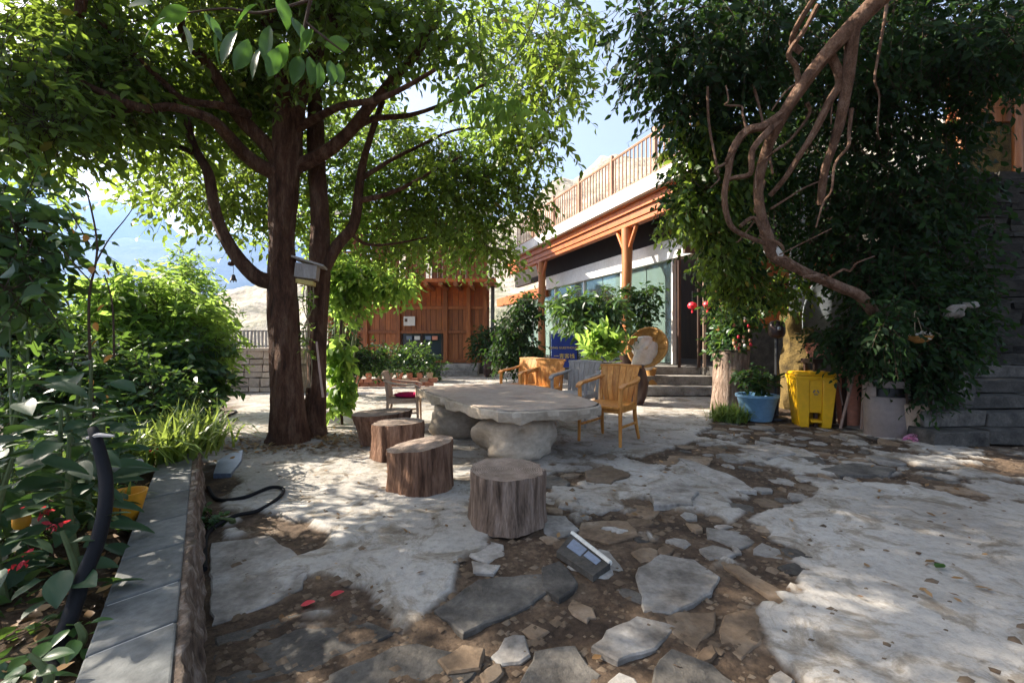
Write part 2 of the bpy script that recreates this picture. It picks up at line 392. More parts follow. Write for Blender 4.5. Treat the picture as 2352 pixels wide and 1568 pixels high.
class B:
    "collects geometry; all coordinates world unless the parent is rotated (then local=True)"
    def __init__(s):
        s.v = []; s.f = []

    def add(s, vs, fs):
        k = len(s.v)
        s.v.extend([tuple(p) for p in vs])
        s.f.extend([tuple(i + k for i in f) for f in fs])
        return s

    def box(s, c, d, rz=0.0, rx=0.0, ry=0.0, taper=1.0, jit=0.0):
        x, y, z = d[0] / 2, d[1] / 2, d[2] / 2
        pts = []
        for sz in (-1, 1):
            k = taper if sz > 0 else 1.0
            for sx, sy in ((-1, -1), (1, -1), (1, 1), (-1, 1)):
                pts.append(Vector((sx * x * k + R.uniform(-jit, jit), sy * y * k + R.uniform(-jit, jit), sz * z + R.uniform(-jit, jit))))
        m = Matrix.Rotation(rz, 3, 'Z') @ Matrix.Rotation(ry, 3, 'Y') @ Matrix.Rotation(rx, 3, 'X')
        pts = [m @ p + Vector(c) for p in pts]
        return s.add(pts, [(0, 3, 2, 1), (4, 5, 6, 7), (0, 1, 5, 4), (1, 2, 6, 5), (2, 3, 7, 6), (3, 0, 4, 7)])

    def hexa(s, p):
        return s.add(p, [(0, 3, 2, 1), (4, 5, 6, 7), (0, 1, 5, 4), (1, 2, 6, 5), (2, 3, 7, 6), (3, 0, 4, 7)])

    def tube(s, pts, rr, n=8, rough=0.0, sub=0, caps=True, seed=0, flute=0.0):
        pts = [Vector(p) for p in pts]
        if isinstance(rr, (int, float)): rr = [rr] * len(pts)
        if sub:
            q = []; r2 = []
            for i in range(len(pts) - 1):
                p0 = pts[max(i - 1, 0)]; p1 = pts[i]; p2 = pts[i + 1]; p3 = pts[min(i + 2, len(pts) - 1)]
                for k in range(sub):
                    t = k / sub
                    q.append(0.5 * ((2 * p1) + (p2 - p0) * t + (2 * p0 - 5 * p1 + 4 * p2 - p3) * t * t + (3 * p1 - p0 - 3 * p2 + p3) * t ** 3))
                    r2.append(rr[i] + (rr[i + 1] - rr[i]) * t)
            q.append(pts[-1]); r2.append(rr[-1])
            pts, rr = q, r2
        k = len(s.v)
        up = Vector((0.13, 0.21, 0.97))
        d0 = (pts[1] - pts[0]).normalized()
        if abs(d0.dot(up)) > 0.9: up = Vector((1, 0.1, 0.05))
        u = d0.cross(up).normalized()
        L = 0
        for i, p in enumerate(pts):
            d = (pts[min(i + 1, len(pts) - 1)] - pts[max(i - 1, 0)]).normalized()
            u = (u - d * u.dot(d)).normalized()
            w = d.cross(u)
            if i: L += (p - pts[i - 1]).length
            for j in range(n):
                a = 2 * math.pi * j / n
                r = rr[i]
                if rough:
                    r *= 1 + rough * float(fbm(np.array(math.cos(a) * 1.7 + 9 + seed), np.array(math.sin(a) * 1.7 + L * 2.2 + 5), 3)) * 2
                if flute:
                    r *= 1 + flute * float(vnoise(np.array(j * 0.9 + seed * 3.3), np.array(L * 1.5 + seed)) - 0.5)
                s.v.append(tuple(p + u * (math.cos(a) * r) + w * (math.sin(a) * r)))
        for i in range(len(pts) - 1):
            for j in range(n):
                a = k + i * n + j; b_ = k + i * n + (j + 1) % n
                s.f.append((a, b_, b_ + n, a + n))
        if caps:
            s.f.append(tuple(k + j for j in reversed(range(n))))
            s.f.append(tuple(k + (len(pts) - 1) * n + j for j in range(n)))
        return s

    def lathe(s, prof, c=(0, 0, 0), n=24, closed=False):
        k = len(s.v)
        for r, z in prof:
            for j in range(n):
                a = 2 * math.pi * j / n
                s.v.append((c[0] + r * math.cos(a), c[1] + r * math.sin(a), c[2] + z))
        m_ = len(prof)
        for i in range(m_ - 1):
            for j in range(n):
                a = k + i * n + j; b_ = k + i * n + (j + 1) % n
                s.f.append((a, b_, b_ + n, a + n))
        if prof[0][0] > 1e-4: s.f.append(tuple(k + j for j in reversed(range(n))))
        if prof[-1][0] > 1e-4: s.f.append(tuple(k + (m_ - 1) * n + j for j in range(n)))
        return s

    def prism(s, poly, z0, z1, cham=0.0, tilt=(0, 0)):
        n = len(poly)
        cx = sum(p[0] for p in poly) / n; cy = sum(p[1] for p in poly) / n
        k = len(s.v)
        def zz(x, y): return (x - cx) * tilt[0] + (y - cy) * tilt[1]
        def ring(z, ins, zin=0):
            for x, y in poly:
                d = math.hypot(x - cx, y - cy) + 1e-6
                q = 1 - min(ins / d, 0.5)
                X = cx + (x - cx) * q; Y = cy + (y - cy) * q
                s.v.append((X, Y, z + (zz(X, Y) if zin else 0)))
        ring(z0, 0)
        rings = 2
        if cham > 0:
            ring(z1 - cham, 0, 1); ring(z1, cham * 1.3, 1); rings = 3
        else:
            ring(z1, 0, 1)
        for i in range(rings - 1):
            for j in range(n):
                a = k + i * n + j; b_ = k + i * n + (j + 1) % n
                s.f.append((a, b_, b_ + n, a + n))
        s.f.append(tuple(k + (rings - 1) * n + j for j in range(n)))
        s.f.append(tuple(k + j for j in reversed(range(n))))
        return s

    def build(s, name, m_, parent=None, sm=True, bevel=0.0, local=False, angle=40, kind=None, label=None):
        off = Vector((0, 0, 0)) if (local or parent is None) else wloc(parent)
        me = bpy.data.meshes.new(name)
        me.from_pydata([(p[0] - off.x, p[1] - off.y, p[2] - off.z) for p in s.v], [], s.f)
        me.materials.append(m_)
        if sm: smooth(me, angle)
        o = link_mesh(name, me, parent)
        if bevel:
            bm_ = o.modifiers.new('edge', 'BEVEL'); bm_.width = bevel; bm_.segments = 2; bm_.limit_method = 'ANGLE'
            bm_.angle_limit = rad(35)
        if kind: o['kind'] = kind
        if label: o['label'] = label
        return o


def np_mesh(name, V, Fq, m_, parent=None, sm=False):
    "V (N,3), Fq (M,4) quads"
    off = np.array(wloc(parent)) if parent is not None else np.zeros(3)
    me = bpy.data.meshes.new(name)
    V = (V - off).astype(np.float32)
    me.vertices.add(len(V)); me.vertices.foreach_set('co', V.ravel())
    k = Fq.shape[1]
    me.loops.add(Fq.size); me.loops.foreach_set('vertex_index', Fq.ravel().astype(np.int32))
    me.polygons.add(len(Fq)); me.polygons.foreach_set('loop_start', (np.arange(len(Fq)) * k).astype(np.int32))
    if sm: me.polygons.foreach_set('use_smooth', np.ones(len(Fq), bool))
    me.update(calc_edges=True)
    me.materials.append(m_)
    return link_mesh(name, me, parent)


def nrm(a):
    return a / (np.linalg.norm(a, axis=-1, keepdims=True) + 1e-9)


def leaf_arrays(pos, d, nr, ln, ratio=0.45, curl=0.15):
    "seven-point leaves, four quads each with a folded midrib and a bent tip"
    N = len(pos)
    d = nrm(d); side = nrm(np.cross(d, nr)); up = np.cross(side, d)
    w = (ln * ratio * 0.5)[:, None]; L = ln[:, None]
    cu = np.asarray(curl)
    v = np.empty((N, 7, 3))
    v[:, 0] = pos
    v[:, 1] = pos + d * L * 0.38 + side * w + up * w * 0.35
    v[:, 2] = pos + d * L * 0.74 + side * w * 0.72 + up * (w * 0.25 - L * cu * 0.3)
    v[:, 3] = pos + d * L * 1.0 - up * L * cu
    v[:, 4] = pos + d * L * 0.74 - side * w * 0.72 + up * (w * 0.25 - L * cu * 0.3)
    v[:, 5] = pos + d * L * 0.38 - side * w + up * w * 0.35
    v[:, 6] = pos + d * L * 0.5 - up * L * cu * 0.1
    b_ = (np.arange(N) * 7)[:, None, None]
    f = np.array([[0, 1, 2, 6], [6, 2, 3, 4], [0, 6, 4, 5]])[None] + b_
    return v.reshape(-1, 3), f.reshape(-1, 4)


def sprays(blobs, n, per, leaf, spray, droop=0.25, outw=0.7, shell=0.5, seed=1, ratio=0.45, flat=0.5, gap=None):
    r = np.random.RandomState(seed)
    bl = np.array(blobs, float)
    w = (bl[:, 3] * bl[:, 4] * bl[:, 5]) ** (2 / 3.0)
    n0 = n if gap is None else int(n * 2.2)
    idx = r.choice(len(bl), n0, p=w / w.sum())
    u = nrm(r.normal(size=(n0, 3)))
    p = bl[idx, :3] + bl[idx, 3:6] * u * (r.rand(n0, 1) ** shell)
    if gap is not None:
        q = fbm(p[:, 0] * 1.1 + p[:, 2] * .9 + seed, p[:, 1] * 1.1 - p[:, 2] * .7 + 5, 3)
        keep = np.argsort(-(q + r.rand(n0) * gap))[:n]
        r.shuffle(keep)
        p = p[keep]; u = u[keep]
    sd = nrm(u * outw + r.normal(size=(n, 3)) * 0.5 + np.array([0, 0, -droop]))
    up = nrm(np.array([0, 0, 1.0]) + r.normal(size=(n, 3)) * 0.35)
    side = nrm(np.cross(sd, up))
    sl = spray * (0.6 + 0.8 * r.rand(n))
    tt = (np.arange(per) + 0.5) / per
    pos = p[:, None, :] + sd[:, None, :] * (sl[:, None] * tt[None])[..., None]
    pos[..., 2] -= (tt ** 2 * 0.25)[None] * sl[:, None]
    sg = np.where(np.arange(per) % 2 == 0, 1.0, -1.0)[None, :, None]
    ld = sd[:, None, :] * 0.55 + side[:, None, :] * sg * 0.85 + r.normal(size=(n, per, 3)) * 0.35 + np.array([0, 0, -droop * 1.2])
    ln = up[:, None, :] * flat + r.normal(size=(n, per, 3)) * (1 - flat) * 0.9
    L = leaf * (0.5 + 0.95 * r.rand(n * per))
    V, Fq = leaf_arrays(pos.reshape(-1, 3), ld.reshape(-1, 3), ln.reshape(-1, 3), L, ratio, 0.12 + 0.2 * r.rand(n * per)[:, None])
    return V, Fq, p, sd, sl


def twig_mesh(name, p, sd, sl, m_, parent, rr=0.004):
    n = len(p)
    e = p + sd * sl[:, None]; e[:, 2] -= 0.2 * sl
    s0 = p - sd * sl[:, None] * 0.35
    a = nrm(np.cross(sd, np.array([0.2, 0.3, 0.9]))); b_ = np.cross(sd, a)
    V = np.empty((n, 6, 3))
    for j in range(3):
        an = 2 * math.pi * j / 3
        o = a * math.cos(an) + b_ * math.sin(an)
        V[:, j] = s0 + o * rr; V[:, 3 + j] = e + o * rr * 0.4
    f = np.array([[0, 1, 4, 3], [1, 2, 5, 4], [2, 0, 3, 5]])[None] + (np.arange(n) * 6)[:, None, None]
    o = np_mesh(name, V.reshape(-1, 3), f.reshape(-1, 4), m_, parent)
    return o


def foliage(name, blobs, n, per, leaf, spray, m_, parent, twigs=True, **k):
    V, Fq, p, sd_, sl = sprays(blobs, n, per, leaf, spray, **k)
    o = np_mesh(name, V, Fq, m_, parent)
    if twigs:
        t_ = twig_mesh('twigs', p, sd_, sl, M['twig'], parent)
        t_['kind'] = 'stuff'
    return o


def PB(x, y, z, rx, ry=None, rz=None):
    c = P(x, y, z)
    return (c[0], c[1], c[2], rx, ry or rx, rz or rx)


# big leaf: 3 rows across, 7 along, used for magnolia and broad bed leaves
def big_leaf(length, width, bend=0.3, fold=0.25, shape=0.45):
    V = []; Fq = []
    K = 7
    for i in range(K + 1):
        t = i / K
        w = width / 2 * (math.sin(math.pi * t ** (0.9 if shape < 0.5 else 0.7)) ** 0.8) if 0 < t < 1 else 0.002
        z = -bend * length * t * t
        for j, sx in enumerate((-1, -0.5, 0, 0.5, 1)):
            V.append((sx * w, t * length, z + abs(sx) * fold * w + (0.012 * math.sin(9 * t + sx) * length * abs(sx))))
    for i in range(K):
        for j in range(4):
            a = i * 5 + j
            Fq.append((a, a + 1, a + 6, a + 5))
    return V, Fq


def place_leaf_mesh(name, me, parent, pos, dirv, roll=0.0, sc=1.0):
    "dirv in world; leaf's +Y goes along it"
    off = wloc(parent) if parent is not None else Vector((0, 0, 0))
    o = link_mesh(name, me, parent)
    d_ = Vector(dirv).normalized()
    q = d_.to_track_quat('Y', 'Z')
    o.rotation_mode = 'QUATERNION'
    from mathutils import Quaternion
    o.rotation_quaternion = q @ Quaternion((0, 1, 0), roll)
    o.location = Vector(pos) - off
    o.scale = (sc, sc, sc)
    return o


def leaf_data(name, L, Wd, m_, **k):
    V, Fq = big_leaf(L, Wd, **k)
    me = bpy.data.meshes.new(name)
    me.from_pydata(V, [], Fq)
    me.materials.append(m_)
    smooth(me, 180)
    return me


# ================================================================== TERRAIN
CEM_A = [GP(*p) for p in [(470, 868), (1000, 850), (1480, 868), (1660, 905), (1650, 950), (1590, 1010), (1470, 1045), (1340, 1040), (1262, 1090), (1235, 1160), (1110, 1250), (1050, 1330), (975, 1400), (900, 1430), (850, 1370), (760, 1310), (750, 1215), (640, 1190), (545, 1150), (560, 1100), (470, 1040)]]
CEM_A[0] = (-7, 11.5); CEM_A[1] = (-2.5, 18); CEM_A[2] = (4.5, 14)
CEM_B = [GP(*p) for p in [(1770, 1400), (1825, 1350), (1840, 1290), (1785, 1235), (1740, 1190), (1850, 1150), (1870, 1095), (2010, 1105), (2200, 1130), (2352, 1160), (2700, 1200), (2900, 1500), (2900, 1900), (2100, 1800), (1850, 1560), (1765, 1480)]]


def cement_mask(x, y):
    jx = x + fbm(x * 2.2, y * 2.2, 4) * 0.16; jy = y + fbm(x * 2.2 + 50, y * 2.2 + 9, 4) * 0.16
    d = np.minimum(poly_sd(jx, jy, CEM_A), poly_sd(jx, jy, CEM_B))
    isl = np.where((y < 6.3) & (y > .8) & (x > -.66 * y), (.21 - fbm(x * 1.5 + 12, y * 1.5 + 3, 5)) * .35, 1.0)
    d = np.minimum(d, isl)
    d = d + np.round(fbm(x * 7 + 5, y * 7, 2) * 6) / 6 * .07
    return np.clip(0.5 - d / 0.02, 0, 1)


def ground_h(x, y):
    x = np.asarray(x, float); y = np.asarray(y, float)
    cm = cement_mask(x, y)
    h = -0.028 + cm * 0.022 + fbm(x * 1.1, y * 1.1, 3) * 0.012
    h = h + (1 - cm) * fbm(x * 6, y * 6, 5) * 0.028 + cm * (fbm(x * 5 + 3, y * 5, 5) * 0.012 - np.clip(.04 - np.abs(fbm(x * 1.3 + 40, y * 1.3, 4)), 0, 1) * .25)
    far = np.clip((np.hypot(x, y) - 25) / 60, 0, 1)
    return h - far * 3


def gh(x, y):
    return float(ground_h(np.array([x]), np.array([y]))[0])


def axis(lo, hi, st, far):
    a = list(np.arange(lo, hi, st))
    q = st
    v = hi
    up = []
    while v < far:
        up.append(v); q *= 1.18; v += q
    dn = []; q = st; v = lo - st
    while v > -far:
        dn.append(v); q *= 1.18; v -= q
    return np.array(dn[::-1] + a + up)


gx = axis(-3.2, 5.0, 0.024, 420); gy = axis(0.6, 6.6, 0.024, 420)
X, Y = np.meshgrid(gx, gy)
Z = ground_h(X, Y)
nx_, ny_ = len(gx), len(gy)
Vg = np.stack([X, Y, Z], -1).reshape(-1, 3)
ii = np.arange(nx_ * ny_).reshape(ny_, nx_)
Fg = np.stack([ii[:-1, :-1], ii[:-1, 1:], ii[1:, 1:], ii[1:, :-1]], -1).reshape(-1, 4)
ground = np_mesh('ground', Vg, Fg, M['ground'], sm=True)
ground['kind'] = 'structure'
ground['label'] = 'brown earth and pale rough cement of the courtyard'
att = ground.data.attributes.new('cement', 'FLOAT', 'POINT')
att.data.foreach_set('value', cement_mask(X, Y).ravel().astype(np.float32))

# flagstones set into the earth, each its own piece


def ragged(poly, step=0.07, amp=0.012):
    out_ = []
    n = len(poly)
    for i in range(n):
        a = poly[i]; b_ = poly[(i + 1) % n]
        L = math.hypot(b_[0] - a[0], b_[1] - a[1])
        k = max(1, min(4, int(L / step)))
        for j in range(k):
            t = j / k
            out_.append((a[0] + (b_[0] - a[0]) * t + R.uniform(-amp, amp), a[1] + (b_[1] - a[1]) * t + R.uniform(-amp, amp)))
    return out_


placed = []


def flag(poly, m_, th=0.03, tilt=(0, 0)):
    cx = sum(p[0] for p in poly) / len(poly); cy = sum(p[1] for p in poly) / len(poly)
    z = gh(cx, cy)
    th *= .38
    am = min(.014, .09 * max(math.hypot(p[0] - cx, p[1] - cy) for p in poly))
    o = B().prism(ragged(ragged(poly, .09, am), .05, am * .5), z - 0.03, max(z + th, -0.035 + th), 0.006, tilt).build('flagstone', m_, ground, sm=True, angle=30)
    placed.append((cx, cy, max(math.hypot(p[0] - cx, p[1] - cy) for p in poly)))
    return o


hand = [
    ([(1465, 1290), (1520, 1262), (1600, 1275), (1655, 1310), (1640, 1350), (1590, 1380), (1540, 1398), (1470, 1392)], 'stone_grey', 0.045),
    ([(1368, 1478), (1400, 1430), (1470, 1405), (1560, 1425), (1500, 1485), (1425, 1502)], 'stone_grey', 0.04),
    ([(1480, 1590), (1540, 1470), (1640, 1510), (1745, 1600), (1700, 1680), (1500, 1660)], 'stone_dark', 0.04),
    ([(1180, 1570), (1228, 1482), (1325, 1470), (1372, 1540), (1350, 1620), (1190, 1650)], 'stone_dark', 0.04),
    ([(482, 1245), (620, 1222), (675, 1262), (715, 1290), (700, 1340), (560, 1402), (482, 1425)], 'stone_grey', 0.03),
    ([(1000, 1390), (1105, 1320), (1250, 1310), (1260, 1350), (1180, 1400), (1060, 1440)], 'stone_dark', 0.045),
    ([(490, 1450), (760, 1370), (900, 1440), (700, 1530), (500, 1560)], 'stone_dark', 0.03),
    ([(500, 1575), (720, 1540), (960, 1455), (1120, 1500), (1000, 1640), (520, 1700)], 'stone_dark', 0.035),
    ([(1290, 1130), (1350, 1120), (1420, 1140), (1430, 1160), (1380, 1175), (1280, 1160)], 'stone_grey', 0.03),
    ([(1250, 1175), (1300, 1180), (1330, 1210), (1262, 1235), (1245, 1215)], 'stone_grey', 0.03),
    ([(1340, 1082), (1400, 1070), (1450, 1090), (1400, 1110), (1345, 1102)], 'stone_brown', 0.04),
    ([(1490, 1130), (1560, 1100), (1600, 1130), (1590, 1160), (1500, 1165)], 'stone_grey', 0.03),
    ([(1560, 1050), (1600, 1060), (1700, 1100), (1740, 1130), (1690, 1125), (1590, 1085)], 'stone_grey', 0.03),
    ([(1440, 1070), (1520, 1040), (1640, 1045), (1620, 1070), (1500, 1095)], 'stone_brown', 0.035),
    ([(1330, 1190), (1440, 1190), (1470, 1225), (1400, 1245), (1330, 1225)], 'stone_brown', 0.025),
    ([(1620, 1200), (1700, 1210), (1740, 1235), (1700, 1245), (1630, 1225)], 'stone_grey', 0.03),
    ([(1620, 1262), (1700, 1290), (1830, 1362), (1800, 1372), (1700, 1320)], 'stone_brown', 0.04),
    ([(1520, 1400), (1560, 1388), (1640, 1395), (1650, 1440), (1600, 1480), (1540, 1450)], 'stone_brown', 0.03),
    ([(1660, 1400), (1750, 1380), (1755, 1460), (1700, 1500), (1650, 1470)], 'stone_brown', 0.025),
    ([(1075, 1245), (1110, 1232), (1160, 1245), (1162, 1272), (1120, 1285), (1080, 1270)], 'stone_grey', 0.045),
    ([(1085, 1278), (1150, 1290), (1140, 1310), (1090, 1305)], 'stone_grey', 0.04),
    ([(1240, 1300), (1290, 1285), (1330, 1330), (1290, 1375), (1245, 1350)], 'stone_dark', 0.04),
    ([(1000, 1500), (1060, 1470), (1120, 1480), (1100, 1530), (1030, 1540)], 'stone_brown', 0.05),
    ([(1880, 1075), (1960, 1062), (2060, 1075), (2040, 1092), (1930, 1090)], 'stone_dark', 0.03),
    ([(1700, 1030), (1780, 1022), (1830, 1040), (1760, 1055)], 'stone_grey', 0.03),
]
for pl, mm, th in hand:
    flag([GP(*p) for p in pl], M[mm], th, (R.uniform(-.015, .015), R.uniform(-.015, .015)))
k = 0
for _ in range(6000):
    if k >= 272: break
    yy = 1.05 + (R.random() ** 1.25) * 5.2
    xx = R.uniform(-1.2, 1.3) * yy * 0.8
    px = 1176 + xx / yy * 1000; py = 784 + 1150 / yy
    if not (700 < px < 2330) or py > 1620: continue
    if px < 1250 and py < 1330: continue
    if px < 1000 and py < 1430: continue
    rr_ = R.uniform(0.045, 0.13) * (1.0 + 0.10 * yy) * (1.6 if R.random() < 0.12 else 1)
    if float(cement_mask(np.array([xx]), np.array([yy]))[0]) > 0.05: continue
    if any(math.hypot(xx - a, yy - b_) < (rr_ * .9 + c_ * 0.62) for a, b_, c_ in placed): continue
    nn = R.randint(6, 9); st_ = R.uniform(0.5, 1.0); an0 = R.uniform(0, 3.14)
    pl = []
    for i in range(nn):
        a = 2 * math.pi * (i + R.uniform(-.3, .3)) / nn
        q = rr_ * R.uniform(0.75, 1.1)
        u_, v_ = math.cos(a) * q, math.sin(a) * q * st_
        pl.append((xx + u_ * math.cos(an0) - v_ * math.sin(an0), yy + u_ * math.sin(an0) + v_ * math.cos(an0)))
    flag(pl, M[R.choice(['stone_grey', 'stone_brown', 'stone_dark', 'stone_grey', 'stone_brown'])], R.uniform(0.012, 0.035), (R.uniform(-.08, .08), R.uniform(-.08, .08)))
    k += 1

# pebbles and fallen leaves, uncountable
pb = []
for _ in range(16000):
    yy = 1.0 + R.random() ** 0.9 * 6.5
    xx = R.uniform(-1.1, 1.25) * yy
    if float(cement_mask(np.array([xx]), np.array([yy]))[0]) > R.uniform(0.02, 1.05): continue
    if xx < -0.68 * yy: continue
    pb.append((xx, yy, gh(xx, yy), R.uniform(0.004, 0.018) * (1 if R.random() < .8 else 1.8)))
pb = np.array(pb[:5000])
oct_ = np.array([[1, 0, 0], [0, 1, 0], [-1, 0, 0], [0, -1, 0], [0.1, 0, 1], [0, 0, -1.0]])
jit_ = 1 + NR.uniform(-.35, .35, (len(pb), 6, 1))
V = pb[:, None, :3] + oct_[None] * pb[:, 3][:, None, None] * jit_ * np.array([1.2, 1, 0.55])
f = np.array([[0, 1, 4, 4], [1, 2, 4, 4], [2, 3, 4, 4], [3, 0, 4, 4]])
me = bpy.data.meshes.new('pebbles')
tri = np.array([[0, 1, 4], [1, 2, 4], [2, 3, 4], [3, 0, 4]])[None] + (np.arange(len(pb)) * 6)[:, None, None]
peb = np_mesh('pebbles', V.reshape(-1, 3), tri.reshape(-1, 3), M['stone_brown'], sm=False)
peb['kind'] = 'stuff'; peb['label'] = 'loose pebbles and grit scattered over the brown earth'


def litter(name, label, cond, cnt, lmin, lmax, mm, zf=gh, seed=3):
    r = np.random.RandomState(seed)
    pts = []
    while len(pts) < cnt:
        q = cond(r)
        if q is None: continue
        pts.append((q[0], q[1], zf(q[0], q[1]) + 0.006 + r.rand() * 0.01))
    pts = np.array(pts)
    n = len(pts)
    d_ = np.stack([r.normal(size=n), r.normal(size=n), r.normal(size=n) * .12], -1)
    u_ = np.stack([r.normal(size=n) * .3, r.normal(size=n) * .3, np.ones(n)], -1)
    V, Fq = leaf_arrays(pts, d_, u_, r.uniform(lmin, lmax, n), 0.5, -0.15)
    o = np_mesh(name, V, Fq, mm)
    o['kind'] = 'stuff'; o['label'] = label
    return o


def lc(r):
    y_ = 1.1 + r.rand() ** 1.0 * 6; x_ = r.uniform(-0.65, 1.1) * y_
    if fbm(np.array(x_ * .9), np.array(y_ * .9), 3) < 0.02 and r.rand() > 0.12: return None
    return x_, y_


litter('fallen_leaves', 'dry brown fallen leaves scattered over the courtyard', lc, 330, 0.02, 0.055, M['dry'])


def lc2(r):
    a = r.rand() * 6.28; q = 0.2 + abs(r.normal()) * 0.22
    return -2.5 + math.cos(a) * q * 1.7, 5.0 + math.sin(a) * q


litter('leaf_litter', 'brown and yellow leaf litter heaped round the foot of the twin trunks', lc2, 900, 0.03, 0.07, M['dry'], seed=8)

# hillside and mountain


def ridge(name, ys, prof, depth, m_, nseg, amp, label, base=-30, fs=0.05):
    xs = np.linspace(prof[0][0], prof[-1][0], nseg)
    hy = np.interp(xs, [p[0] for p in prof], [p[1] for p in prof])
    rows = 40
    V = np.empty((rows + 14, nseg, 3))
    for i in range(rows + 14):
        t = min(i / rows, 1.0)
        back = max(0, i - rows) / 14.0
        zz = ys + depth * (t + back * 0.8)
        X_ = (xs - 1176) / 1000 * (ys + depth)
        top = H - (hy - 784) / 1000 * (ys + depth)
        hz = base + (top - base) * (t ** 0.8) * (1 - back * 0.6)
        V[i, :, 0] = X_; V[i, :, 1] = zz
        V[i, :, 2] = hz + fbm(X_ * fs, np.full_like(X_, zz * fs), 5) * amp * (0.25 + t)
    ii = np.arange((rows + 14) * nseg).reshape(rows + 14, nseg)
    Fq = np.stack([ii[:-1, :-1], ii[:-1, 1:], ii[1:, 1:], ii[1:, :-1]], -1).reshape(-1, 4)
    o = np_mesh(name, V.reshape(-1, 3), Fq, m_, sm=True)
    o['kind'] = 'structure'; o['label'] = label
    return o


ridge('hillside', 26, [(-100, 860), (300, 800), (480, 742), (530, 706), (620, 668), (800, 610), (1100, 520), (1235, 470), (1300, 418), (1360, 398), (1500, 350), (1800, 300), (2600, 240), (4200, 300)], 34, M['hill'], 260, 3.4, 'pale rocky hillside rising behind the wooden houses', base=-1.5, fs=0.22)
ridge('mountain', 900, [(-4200, 430), (-2200, 300), (-600, 330), (0, 430), (200, 470), (350, 505), (500, 535), (620, 560), (900, 610), (1500, 560), (2400, 500), (4500, 420), (6500, 500)], 900, M['mountain'], 260, 90, 'blue hazy mountain across the valley', base=-120, fs=0.006)

# ================================================================== BUILDINGS
def vline(x0, z0, z, sl=-0.39):
    return x0 + sl * (z - z0)


hall = thing('verandah_building', 'timber and glass building with red beams under a white edged terrace roof', 'building', (3.5, 12, 0))
VD = Vector((-0.39, 1, 0)).normalized(); VN = Vector((-1, -0.39, 0)).normalized()


def strip(name, xa, za, xb, zb, off0, off1, h0, h1, m_, parent, **kw):
    "box running from (xa,za) to (xb,zb) along the verandah; off: distance to the right of the line"
    a = Vector((xa, za, 0)); b_ = Vector((xb, zb, 0))
    d_ = (b_ - a).normalized(); nr_ = Vector((d_.y, -d_.x, 0))
    p = []
    for h in (h0, h1):
        for q, o in ((a, off0), (a, off1), (b_, off1), (b_, off0)):
            v = q + nr_ * o; p.append((v.x, v.y, h))
    return B().hexa(p).build(name, m_, parent, sm=False, **kw)


# terrace slab edge (white), seen in full sun
SX0, SZ0 = vline(0, 17.4, 8.0), 8.0
SX1, SZ1 = 0.0, 17.4
strip('roof_slab', SX0, SZ0, SX1, SZ1, 0.0, 3.4, 4.5, 4.82, M['white'], hall, bevel=0.01)
# soffit boards under the slab
nb = 26
for i in range(nb):
    t0 = i / nb; t1 = (i + 0.97) / nb
    xa = SX0 + (SX1 - SX0) * t0; za = SZ0 + (SZ1 - SZ0) * t0
    xb = SX0 + (SX1 - SX0) * t1; zb = SZ0 + (SZ1 - SZ0) * t1
    strip('soffit_board', xa, za, xb, zb, 0.12, 3.3, 4.46, 4.497, M['wood_red'], hall)
# beam on the posts
PX0, PZ0 = vline(2.9, 11, 8.05), 8.05
PX1, PZ1 = vline(2.9, 11, 18.6), 18.6
strip('beam', PX0, PZ0, PX1, PZ1, -0.13, 0.13, 4.12, 4.36, M['wood_red'], hall, bevel=0.01)
strip('lower_beam', PX0, PZ0, PX1, PZ1, -0.10, 0.10, 4.00, 4.115, M['wood_red'], hall, bevel=0.01)
strip('fascia_board', PX0, PZ0, PX1, PZ1, -0.19, -0.14, 4.30, 4.458, M['wood_red'], hall)
for zc in (8.25, 11.0, 15.7):
    xc = vline(2.9, 11, zc)
    b_ = B()
    b_.tube([(xc, zc, 0.5), (xc + .01, zc, 1.3), (xc - .015, zc, 2.2), (xc + .01, zc, 3.2), (xc, zc, 4.0)], [.15, .135, .125, .13, .135], 14, rough=0.05, sub=4, seed=zc)
    po = b_.build('post', M['wood'], hall)
    for sgn in (-1, 1):
        d_ = VD * sgn
        pth = [Vector((xc, zc, 3.5)) + d_ * 0.12, Vector((xc, zc, 3.68)) + d_ * 0.22, Vector((xc, zc, 4.0)) + d_ * 0.4]
        B().tube(pth, [.05, .055, .05], 8, sub=3).build('brace', M['wood_red'], po)
# wall line: white lintel over glass
WX, WZ = 3.07, 12.4
def wx(z): return vline(WX, WZ, z, -0.40)
strip('lintel', wx(9.0), 9.0, wx(16.8), 16.8, 0, 0.3, 3.14, 3.62, M['white'], hall, bevel=0.008)
strip('lintel', wx(16.85), 16.85, wx(22), 22, 0, 0.3, 2.9, 3.3, M['wood_red'], hall, bevel=0.008)  # white beam carried on; its shaded stretch is coloured brown
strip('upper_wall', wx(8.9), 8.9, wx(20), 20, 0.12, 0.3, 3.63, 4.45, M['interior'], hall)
for i in range(9):
    za = 10.54 + i * 0.95; zb = za + 0.92
    strip('glass_panel', wx(za), za, wx(zb), zb, 0.13, 0.15, 0.63, 3.13, M['glass'], hall)
    if i in (0, 2, 4, 6, 8):
        strip('mullion', wx(za), za - 0.02, wx(za + .05), za + .03, 0.08, 0.20, 0.6, 3.135, M['white'], hall)
# interior
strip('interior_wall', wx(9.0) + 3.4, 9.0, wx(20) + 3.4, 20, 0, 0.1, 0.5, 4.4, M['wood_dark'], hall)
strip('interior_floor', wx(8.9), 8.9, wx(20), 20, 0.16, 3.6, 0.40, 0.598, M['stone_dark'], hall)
B().box((5.3, 8.86, 3.7), (3.6, 0.12, 1.5)).build('end_wall', M['wood_dark'], hall, sm=False)
